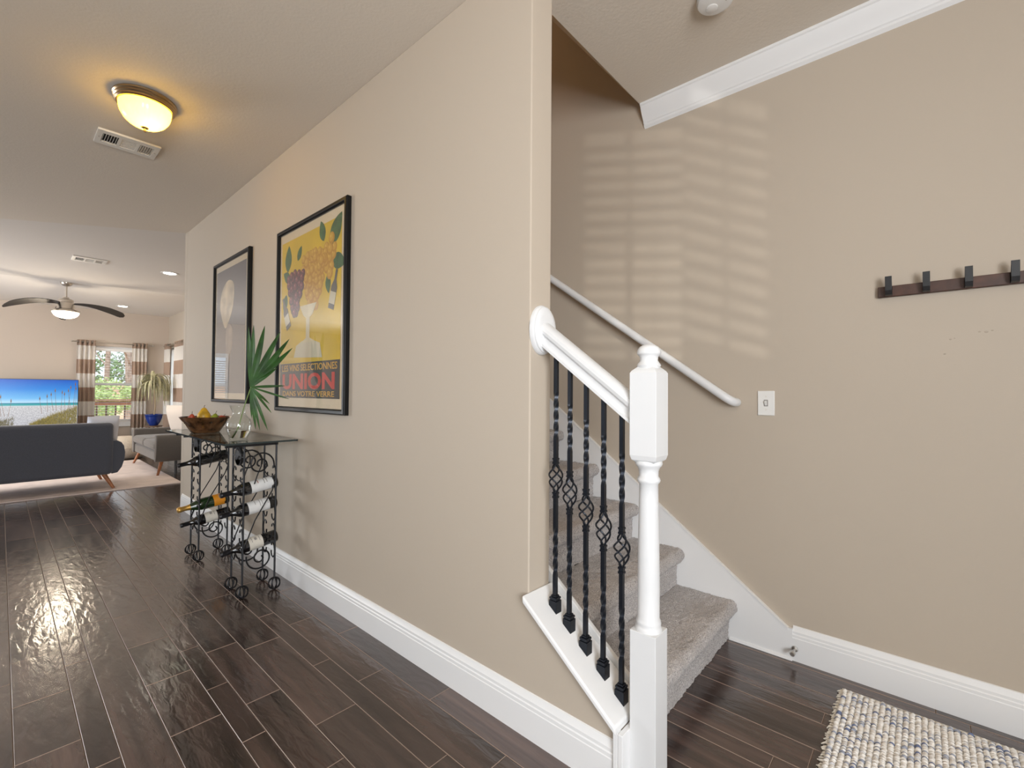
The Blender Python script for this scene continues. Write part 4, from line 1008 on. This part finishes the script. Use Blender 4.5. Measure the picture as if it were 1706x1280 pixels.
# glass vase with a palm leaf
VX, VY = .947, 3.017
va = thing('glass_vase', 'clear glass vase with flared rim holding a palm leaf', 'vase', (VX, VY, BZ))
MB().lathe([(.0005, .0002), (.044, .0002), (.047, .004), (.062, .050), (.0665, .085), (.060, .115), (.042, .138), (.0335, .150), (.036, .165), (.048, .194), (.050, .197), (.0485, .198), (.046, .194), (.0335, .165), (.031, .150), (.040, .136), (.058, .114), (.064, .085), (.0595, .050), (.045, .010), (.0005, .008)], (VX, VY, BZ), 44).build('glass_body', 'vase_glass', va, angle=180)
MB().lathe([(.0005, .0068), (.0435, .0105), (.0575, .048), (.0585, .054), (.0005, .054)], (VX, VY, BZ), 32).build('water', 'water', va, angle=40)
pl = thing('palm_leaf', 'single green fan palm leaf standing in the glass vase', 'plant', (VX, VY, BZ+.01))
HB = Vector((.990, 2.961, 1.185))
MB().tube([(.930, 3.036, BZ+.014), (.948, 3.016, .96), (.966, 2.992, 1.07), HB], [.0038, .0030, .0026, .0030], 8).build('stem', 'stem_palm', pl)
tips = [(.973, 2.968, 1.539, .026), (.994, 2.945, 1.550, .028), (1.037, 2.897, 1.544, .034), (1.099, 2.829, 1.512, .034), (1.136, 2.790, 1.470, .034), (1.148, 2.775, 1.417, .030),
        (1.096, 2.842, 1.194, .014), (1.124, 2.810, 1.194, .016), (1.140, 2.790, 1.116, .012), (1.065, 2.880, 1.087, .014), (1.073, 2.872, 1.034, .014), (.996, 2.959, 1.001, .016), (1.013, 2.942, .938, .020), (1.030, 2.923, .930, .016), (1.061, 2.889, .930, .018), (1.10, 2.87, 1.30, .020), (1.03, 2.95, 1.42, .026)]
view = Vector((.31, .95, 0))
rgp = random.Random(11)
for (x, y, z, wd) in tips:
    tip = Vector((x, y, z)); dpt = rgp.uniform(-.05, .05); tip -= view*abs(dpt)*.8
    d_ = tip-HB; L = d_.length; dn = d_.normalized()
    side = dn.cross(view).normalized(); up_ = side.cross(dn).normalized()
    nn = 12; vs = []
    for i in range(nn+1):
        s_ = i/nn; w_ = wd*.5*(math.sin(PI*min(1, .12+.88*s_))**.75)*(1 if s_ < 1 else 0)
        w_ = max(w_, .0006); c_ = HB+d_*s_+up_*(.018*math.sin(PI*s_))
        for sg, dz in ((-1, -.20), (0, .0), (1, -.20)):
            vs.append(c_+side*(sg*w_)+up_*(dz*w_*abs(sg)))
        for sg, dz in ((1, -.20), (0, 0.0), (-1, -.20)):
            vs.append(c_+side*(sg*w_)+up_*(dz*w_*abs(sg)-.0008))
    fs = []
    for i in range(nn):
        for q in range(6): fs.append((i*6+q, i*6+(q+1) % 6, (i+1)*6+(q+1) % 6, (i+1)*6+q))
    fs += [(5, 4, 3, 2, 1, 0), tuple(nn*6+q for q in range(6))]
    MB().add(vs, fs).build('leaflet', 'leaf_palm', pl, angle=20)

# ------------------------------------------------------------------ living room
RGZ = .010
o = MB().prism([(-1.9, 7.00), (1.555, 6.955), (1.575, 9.75), (-1.9, 9.75)], 'z', .0006, RGZ).build('area_rug', 'rug_pink', bevel=.003); tag(o, 'pale pink area rug under the sofas', 'rug')
def sbox(par, name, mat, a, b, r, segs=5): return MB().box(a, b).build(name, mat, par, bevel=r, segs=segs, angle=60)
def leg(par, top, bot, r0=.024, r1=.014): return MB().tube([top, bot], [r0, r1], 12).build('leg', 'leg_wood', par, angle=50)
so = thing('sofa', 'dark grey sofa seen from behind with tapered wooden legs', 'sofa', (-.05, 7.5, RGZ))
SX0 = -1.05
sbox(so, 'backrest', 'sofa_grey', (SX0, 7.085, .175), (.905, 7.26, .778), .045)
sbox(so, 'seat_base', 'sofa_grey', (SX0+.02, 7.24, .175), (.885, 7.90, .34), .03)
for x0, x1 in ((SX0+.03, -.09), (-.08, .88)): sbox(so, 'seat_cushion', 'sofa_grey', (x0, 7.27, .342), (x1, 7.92, .47), .05)
ap = [(0, 0), (.055, .01), (.092, .07), (.116, .16), (.122, .24), (.110, .32), (.085, .365), (.050, .385), (.012, .39), (0, .385)]
MB().prism([(.895+a, .178+b) for a, b in ap], 'y', 7.12, 7.92).build('armrest', 'sofa_grey', so, bevel=.02, segs=4, angle=50)
MB().prism([(SX0+.01-a, .178+b) for a, b in ap], 'y', 7.12, 7.92).build('armrest', 'sofa_grey', so, bevel=.02, segs=4, angle=50)
leg(so, (.83, 7.16, .18), (.915, 7.10, RGZ+.0005)); leg(so, (.82, 7.84, .18), (.893, 7.915, RGZ+.0005)); leg(so, (SX0+.08, 7.16, .18), (SX0-.0, 7.10, RGZ+.0005)); leg(so, (SX0+.09, 7.84, .18), (SX0+.01, 7.915, RGZ+.0005))
def pillow(label, mat, c, size, rot, name='throw_pillow'):
    n = 14; vs = []; fs = []
    w_, h_, t_ = size
    for sgn in (1, -1):
        for i in range(n+1):
            for j in range(n+1):
                u, v = i/n*2-1, j/n*2-1
                bulge = (max(0, 1-u**4)*max(0, 1-v**4))**.6
                pin = 1-.07*(1-abs(u))*0-.06*(abs(u)**2*(1-v*v)*0)
                vs.append((u*w_/2*(1-.07*(1-v*v)*0-.05*(1-abs(v)**3)*abs(u)**6*0), sgn*t_/2*bulge, v*h_/2))
    N_ = (n+1)**2
    for s_ in range(2):
        for i in range(n):
            for j in range(n): fs.append((s_*N_+i*(n+1)+j, s_*N_+(i+1)*(n+1)+j, s_*N_+(i+1)*(n+1)+j+1, s_*N_+i*(n+1)+j+1))
    o = MB().add(vs, fs).build(name, mat, angle=180); o.location = c; o.rotation_euler = rot
    tag(o, label, 'pillow'); return o
pillow('white throw pillow propped behind the grey sofa back', 'pillow_white', (.845, 7.46, .650), (.30, .40, .12), (.25, 0, .12))
# two-seat sofa facing into the room
ls = thing('loveseat', 'taupe grey two-seat sofa on orange wood legs beside the window', 'sofa', (1.85, 8.55, RGZ))
sbox(ls, 'backrest', 'sofa_taupe', (2.10, 7.66, .185), (2.30, 9.44, .80), .05)
sbox(ls, 'seat_base', 'sofa_taupe', (1.44, 7.78, .185), (2.12, 9.32, .33), .03)
for y0, y1 in ((7.785, 8.545), (8.555, 9.315)): sbox(ls, 'seat_cushion', 'sofa_taupe', (1.415, y0, .333), (2.10, y1, .455), .05)
ap2 = [(0, 0), (.03, .005), (.070, .06), (.085, .16), (.085, .26), (.070, .33), (.040, .365), (-.02, .375), (-.045, .36), (-.045, 0)]
MB().prism([(7.775-a, .185+b) for a, b in ap2], 'x', 1.42, 2.22).build('armrest', 'sofa_taupe', ls, bevel=.03, segs=4, angle=50)
MB().prism([(9.325+a, .185+b) for a, b in ap2], 'x', 1.42, 2.22).build('armrest', 'sofa_taupe', ls, bevel=.03, segs=4, angle=50)
leg(ls, (1.50, 7.80, .19), (1.445, 7.725, RGZ+.0005)); leg(ls, (1.50, 9.27, .19), (1.432, 9.31, RGZ+.0005)); leg(ls, (2.16, 7.80, .19), (2.21, 7.73, .0005)); leg(ls, (2.16, 9.27, .19), (2.21, 9.34, .0005))
MB().tube([(1.66, 7.79, .001), (1.66, 7.79, .19)], .018, 10).build('centre_leg', 'plastic_dark', ls)
pillow('large cream throw pillow leaning on the two-seat sofa', 'pillow_cream', (1.97, 8.98, .690), (.50, .48, .17), (.26, 0, -1.15))
pillow('grey patterned cushion tucked beside the cream pillow', 'throw_grey', (2.03, 8.42, .665), (.40, .40, .12), (.25, 0, -1.35))
pf = thing('pouf', 'round cream knitted pouf between the two sofas', 'pouf', (1.44, 10.2, 0))
MB().lathe([(.0005, .001), (.24, .001), (.29, .03), (.32, .11), (.33, .20), (.31, .29), (.26, .345), (.16, .37), (.0005, .375)], (1.44, 10.2, 0), 36).build('cushion', 'pouf_cream', pf, angle=180)
MB().tube([(1.44+.331*math.cos(t), 10.2+.331*math.sin(t), .19) for t in [2*PI*i/40 for i in range(40)]], .006, 6, closed=True).build('piping', 'pouf_cream', pf)

# television on a low console
TX0, TX1, TY, TZ0, TZ1 = -.53, .962, 11.55, .500, 1.344
cn = thing('tv_console', 'low white television console against the far wall', 'cabinet', (.3, 11.7, 0))
MB().box((-.5, 11.45, .06), (.93, 11.90, .40)).build('body', 'console_white', cn, smooth=False, bevel=.004)
MB().box((-.52, 11.43, .4005), (.95, 11.92, .425)).build('top_board', 'console_white', cn, smooth=False, bevel=.003)
for x0, x1 in ((-.48, -.03), (-.01, .44), (.46, .91)):
    d_ = MB().box((x0, 11.435, .08), (x1, 11.449, .38)).build('door', 'console_white', cn, smooth=False, bevel=.003); MB().sphere(((x0+x1)/2, 11.428, .25), .010, 8).build('knob', 'nickel', d_)
for x in (-.44, .87):
    for y in (11.5, 11.85): MB().tube([(x, y, .061), (x, y, .0005)], .02, 10).build('leg', 'console_white', cn)
tv = thing('television', 'flat television showing a blue beach with dune grass', 'television', (.34, TY, .4252))
MB().box((TX0, TY, TZ0), (TX1, TY+.045, TZ1)).build('housing', 'tv_black', tv, smooth=False, bevel=.003)
tv_mat(TX0, TX1, TZ0+.012, TZ1-.008)
scn = MB().box((TX0+.007, TY-.0015, TZ0+.012), (TX1-.007, TY-.0002, TZ1-.007)).build('screen', 'tv_picture', tv, smooth=False)
for x in (.05, .63): MB().tube([(x, TY+.02, .5005), (x, TY+.02, .47), (x, TY-.08, .436)], .010, 8).build('foot', 'tv_black', tv); 
for x in (.05, .63): MB().tube([(x, TY+.02, .48), (x, TY+.12, .436)], .010, 8).build('foot', 'tv_black', tv)
EM('screen_grass', (.16, .13, .03), .9); EM('screen_grass_dark', (.07, .06, .02), .9); EM('screen_seed', (.12, .065, .035), .9)
rgs = random.Random(5)
def screen_grass(n, x0, x1, zbase, hmax, mat, name, pw=1.0):
    mb = MB()
    for i in range(n):
        x = rgs.uniform(x0, x1); t = (x-x0)/(x1-x0); zb = TZ0+.012+max(0, zbase*t**pw)*rgs.uniform(0, 1); h_ = hmax*rgs.uniform(.25, .8); lean = rgs.uniform(-.6, .6)*h_
        if x+lean < TX0+.012 or x+lean > TX1-.012: lean = 0
        y = TY-.0016-.00002*(i % 40); mb.add([(x-.002, y, zb), (x+.002, y, zb), (x+lean, y, zb+h_)], [(0, 1, 2)])
    o = mb.build(name, mat, scn, smooth=False); o['kind'] = 'stuff'
screen_grass(2000, .36, TX1-.012, .34, .11, 'screen_grass', 'dune_grass', .8); screen_grass(1500, .38, TX1-.012, .32, .10, 'screen_grass_dark', 'dune_grass', .8)
screen_grass(500, -.2, .16, .16, .12, 'screen_grass_dark', 'dune_grass')
for x, z0, z1, ln_ in ((.90, .86, 1.28, .02), (.86, .84, 1.16, -.03), (.83, .84, 1.22, .03), (.79, .82, 1.10, -.01), (.74, .80, 1.13, .01), (.68, .78, 1.16, -.02), (.64, .78, 1.09, -.03), (.57, .76, 1.06, -.01), (.93, .88, 1.20, .0), (.50, .74, 1.02, -.03), (.06, .70, 1.05, -.05), (.02, .70, 1.10, -.03), (.10, .70, .98, .03)):
    y = TY-.0030; xt = x+ln_
    MB().add([(x-.0025, y, z0), (x+.0025, y, z0), (xt+.0015, y, z1-.05), (xt+.008, y, z1-.02), (xt, y, z1+.03), (xt-.008, y, z1-.02), (xt-.0015, y, z1-.05)], [(0, 1, 2, 6), (2, 3, 4, 5, 6)]).build('sea_oat', 'screen_seed', scn, smooth=False)

# curtains
def curtain(label, axis, at, u0, u1, z0, z1, folds, amp, cloth='curtain_cloth'):
    c = thing('curtain', label, 'curtain', (at, (u0+u1)/2, z0) if axis == 'x' else ((u0+u1)/2, at, z0), group='striped grommet curtains')
    n = folds*12; vs = []; fs = []; zs = [z0, z0+.25*(z1-z0), z0+.6*(z1-z0), z1]
    for z in zs:
        k_ = 1+.25*(z1-z)/(z1-z0)
        for i in range(n+1):
            t = i/n; u = u0+(u1-u0)*t; d_ = amp*k_*math.sin(2*PI*folds*t+.4)+.006*math.sin(7*t+z*3)
            vs.append((at+d_, u, z) if axis == 'x' else (u, at+d_, z))
    m_ = n+1
    for r_ in range(3):
        for i in range(n): fs.append((r_*m_+i, r_*m_+i+1, (r_+1)*m_+i+1, (r_+1)*m_+i))
    o = MB().add(vs, fs).build('cloth', cloth, c, angle=180)
    s_ = o.modifiers.new('solid', 'SOLIDIFY'); s_.thickness = .003
    zg = z1-.035
    for i in range(folds):
        u = u0+(u1-u0)*(i+.18)/folds; p = (at, u, zg) if axis == 'x' else (u, at, zg)
        MB().lathe([(.018, -.002), (.026, -.002), (.026, .002), (.018, .002), (.018, -.002)], p, 20, mat=Matrix.Rotation(PI/2, 3, 'X') if axis == 'x' else Matrix.Rotation(PI/2, 3, 'Y')).build('grommet', 'nickel', c)
    return c
curtain('brown and white striped curtain panel between television and window', 'y', FW-.085, .965, 1.235, .03, 2.125, 4, .026)
curtain('brown and white striped curtain panel behind the potted plant', 'y', FW-.085, 1.79, 2.035, .03, 2.130, 4, .026)
curtain('narrow striped curtain panel in the corner beside the bright side window', 'x', XL-.085, 11.62, 11.93, .03, 2.135, 3, .026)
curtain('wide striped curtain panel on the side window next to the hall wall', 'x', XL-.085, 10.15, 11.12, .03, 2.135, 8, .026)
MATS['sheer_cloth'] = MATS['curtain_cloth'].copy()
nt = MATS['sheer_cloth'].node_tree
for n_ in nt.nodes:
    if n_.type == 'MIX_RGB': n_.inputs[1].default_value = (.9, .9, .88, 1); n_.inputs[2].default_value = (.9, .9, .88, 1)
    if n_.type == 'MIX_SHADER': n_.inputs[0].default_value = .75
curtain('sheer white curtain glowing in the side window', 'x', XL-.030, 11.05, 11.68, .03, 2.06, 5, .008, 'sheer_cloth')
def rod(label, axis, at, u0, u1, z, wall):
    c = thing('curtain_rod', label, 'curtain rod', (at, (u0+u1)/2, z) if axis == 'x' else ((u0+u1)/2, at, z), group='metal curtain rods')
    pt = (lambda u: (at, u, z)) if axis == 'x' else (lambda u: (u, at, z))
    MB().tube([pt(u0), pt(u1)], .010, 12).build('rod', 'nickel', c)
    for u in (u0, u1): MB().sphere(pt(u), .018, 8).build('finial', 'nickel', c)
    for u in (u0+.05, u1-.05):
        p = Vector(pt(u)); q = Vector((wall, u, z)) if axis == 'x' else Vector((u, wall, z)); MB().tube([p, q], .006, 8).build('bracket', 'nickel', c)
rod('slim metal curtain rod above the far window', 'y', FW-.085, .90, 2.13, 2.092, FW-.0005); rod('slim metal curtain rod above the side window', 'x', XL-.085, 10.05, 12.02, 2.095, XL-.0005)

# plant in blue pot on a stand
PXc, PYc = 1.985, 11.02
st = thing('plant_stand', 'dark wood stand holding the blue plant pot', 'stand', (PXc, PYc, 0))
MB().lathe([(.0005, .465), (.13, .465), (.135, .470), (.135, .485), (.0005, .488)], (PXc, PYc, 0), 28).build('top', 'stand_wood', st)
for i in range(3):
    a = i*2*PI/3+.4; MB().tube([(PXc+.07*math.cos(a), PYc+.07*math.sin(a), .466), (PXc+.14*math.cos(a), PYc+.14*math.sin(a), .001)], [.014, .010], 8).build('leg', 'stand_wood', st)
pp = thing('plant_pot', 'glossy cobalt blue bowl planter', 'planter', (PXc, PYc, .4885))
MB().lathe([(.0005, .0003), (.062, .0003), (.070, .010), (.105, .07), (.132, .150), (.137, .190), (.146, .196), (.148, .212), (.138, .216), (.128, .205), (.120, .185), (.0005, .185)], (PXc, PYc, .4885), 40).build('glazed_body', 'pot_blue', pp, angle=60)
MB().lathe([(.0005, .192), (.121, .190)], (PXc, PYc, .4885), 24).build('soil', 'twig', pp)
dr = thing('dracaena', 'tall pale striped dracaena with drooping leaves in blue pot', 'plant', (PXc, PYc, .68))
CRN = Vector((PXc-.01, PYc, 1.36))
MB().tube([(PXc, PYc, .681), (PXc+.02, PYc, .85), (PXc, PYc+.01, 1.15), CRN], [.012, .010, .009, .009], 8).build('trunk', 'trunk_tan', dr)
rgd = random.Random(4)
for i in range(84):
    a = rgd.uniform(0, 2*PI); L = rgd.uniform(.42, .66); e0 = rgd.uniform(.2, 1.35); wd = rgd.uniform(.012, .020)
    dirh = Vector((math.cos(a), math.sin(a), 0)); sd_ = Vector((-math.sin(a), math.cos(a), 0)); p = CRN+Vector((0, 0, rgd.uniform(-.14, .06))); ang = e0; vs = []; n = 10
    for k_ in range(n+1):
        t = k_/n; w_ = wd*(1-.9*t**2.2)*(.4+min(.6, 3*t))
        if k_: p = p+(dirh*math.cos(ang)+Vector((0, 0, math.sin(ang))))*(L/n); ang = max(-1.5, ang-(3.2+e0)/n*(1.25-.5*t))
        nrm = (Vector((0, 0, 1))*math.cos(ang)-dirh*math.sin(ang))
        vs += [p-sd_*w_, p+sd_*w_, p+sd_*w_+nrm*.0012, p-sd_*w_+nrm*.0012]
    fs = [(0, 1, 2, 3), tuple(4*n+q for q in (3, 2, 1, 0))]
    for k_ in range(n):
        for q in range(4): fs.append((k_*4+q, k_*4+(q+1) % 4, (k_+1)*4+(q+1) % 4, (k_+1)*4+q))
    MB().add(vs, fs).build('leaf', 'leaf_pale', dr, angle=40)

# ------------------------------------------------------------------ outdoors seen through the far window
o = MB().box((-14, FW+.14, -1.0), (22, 60, -.55)).build('ground_outside', 'straw', smooth=False); struct(o)
o = MB().box((-14, -30, -.6), (22, YD-.14, -.25)).build('ground_street', 'straw', smooth=False); struct(o)
o = MB().prism([(18, -.549), (40, -.549), (40, 1.6)], 'x', -14, 22).build('ground_bank', 'straw', smooth=False); struct(o)
dk = thing('deck', 'wooden deck outside the living room window', 'deck', (1, 13.5, -.548))
for i in range(18):
    MB().box((-1.5, FW+.16+i*.14, -.16), (5.5, FW+.16+i*.14+.132, -.13)).build('deck_board', 'deck_brown', dk, smooth=False)
for x in (-1.4, 2.0, 5.4):
    for y in (12.5, 14.6): MB().box((x-.05, y-.05, -.549), (x+.05, y+.05, -.161)).build('post', 'rail_dark', dk, smooth=False)
rl = thing('deck_railing', 'brown wooden deck railing with dark balusters outside the window', 'railing', (2, 14.6, -.13))
MB().box((-1.5, 14.53, .90), (5.5, 14.67, .94)).build('top_rail', 'deck_brown', rl, smooth=False); MB().box((-1.5, 14.58, .80), (5.5, 14.62, .89)).build('upper_rail', 'deck_brown', rl, smooth=False); MB().box((-1.5, 14.58, -.02), (5.5, 14.62, .06)).build('lower_rail', 'deck_brown', rl, smooth=False)
for i in range(40): MB().box((-1.4+i*.172, 14.585, .06), (-1.4+i*.172+.03, 14.615, .80)).build('baluster', 'rail_dark', rl, smooth=False)
for x in (-1.45, 1.0, 3.2, 5.45): MB().box((x-.045, 14.555, -.129), (x+.045, 14.645, .90)).build('post', 'deck_brown', rl, smooth=False)
rgo = random.Random(9)
def ground_z(y): return -.549+max(0, (y-18)*2.149/22)
def shrub(label, c, r, mat, n=1100):
    g_ = ground_z(c[1]); t = thing('shrub', label, 'shrub', (c[0], c[1], g_), group='shrubs behind the deck')
    mb = MB()
    for i in range(n):
        v = Vector((rgo.gauss(0, 1), rgo.gauss(0, 1), rgo.gauss(0, 1))).normalized()*r*rgo.uniform(.55, 1.0); v.z *= .8
        p = Vector(c)+v; p.z = max(p.z, g_+.05); a = Vector((rgo.gauss(0, 1), rgo.gauss(0, 1), rgo.gauss(0, 1))).normalized(); b_2 = a.orthogonal().normalized(); s_ = r*.085
        mb.add([p-a*s_, p+b_2*s_*.5, p+a*s_, p-b_2*s_*.5], [(0, 1, 2, 3)])
    mb.build('foliage', mat, t, smooth=False)['kind'] = 'stuff'
    MB().tube([(c[0], c[1], g_-.02), (c[0], c[1], c[2])], .04, 6).build('stem', 'bark', t)
for lb, x, y, z, r_, mt_ in (('bright green shrub close behind the deck railing', 1.75, 17.0, .72, .62, 'shrub_green'), ('large bright green shrub behind the railing posts', 3.4, 17.4, .8, .70, 'shrub_green'),
        ('tall green shrub rising up the straw bank', 2.45, 20.6, .95, .80, 'shrub_green'), ('dark green shrub on the straw bank', 4.9, 20.4, .9, .8, 'shrub_dark'), ('small dark green shrub at the foot of the deck', 2.35, 15.4, .0, .45, 'shrub_dark'), ('green shrub mirrored in the picture glass', -1.5, 18, .6, .8, 'shrub_green')):
    shrub(lb, (x, y, z), r_, mt_)
for lb, x, y, z, r_, mt_ in (('dark evergreen tree far behind the shrubs', 3.3, 34, 2.2, 1.5, 'shrub_dark'), ('dusty green tree far behind the shrubs', 5.6, 36, 2.6, 1.6, 'shrub_dusk'), ('rusty brown tree far behind the shrubs', 2.3, 38, 2.9, 1.1, 'shrub_rust')):
    shrub(lb, (x, y, z), r_, mt_, 700)
for x, y, r_, ln_ in ((3.0, 26, .10, .2), (3.55, 24, .13, -.3), (4.6, 30, .14, .2), (7.0, 33, .12, .1), (4.3, 27, .09, .1), (-2, 27, .2, .2)):
    t = thing('tree', 'tall bare tree trunk beyond the deck', 'tree', (x, y, ground_z(y)), group='bare trees beyond the deck')
    MB().tube([(x, y, ground_z(y)-.05), (x+ln_*.5, y, 4), (x+ln_, y, 9)], [r_, r_*.8, r_*.5], 10).build('trunk', 'bark', t)
    for k_ in range(9):
        z = 2.2+k_*.7; a = rgo.uniform(0, 2*PI); L = rgo.uniform(.8, 1.8); MB().tube([(x+ln_*.12*(z/2), y, z), (x+L*.6*math.cos(a), y+L*.6*math.sin(a), z+.5), (x+L*math.cos(a), y+L*math.sin(a), z+1.1)], [.04, .025, .008], 5).build('branch', 'bark', t)
print('planks', npl)
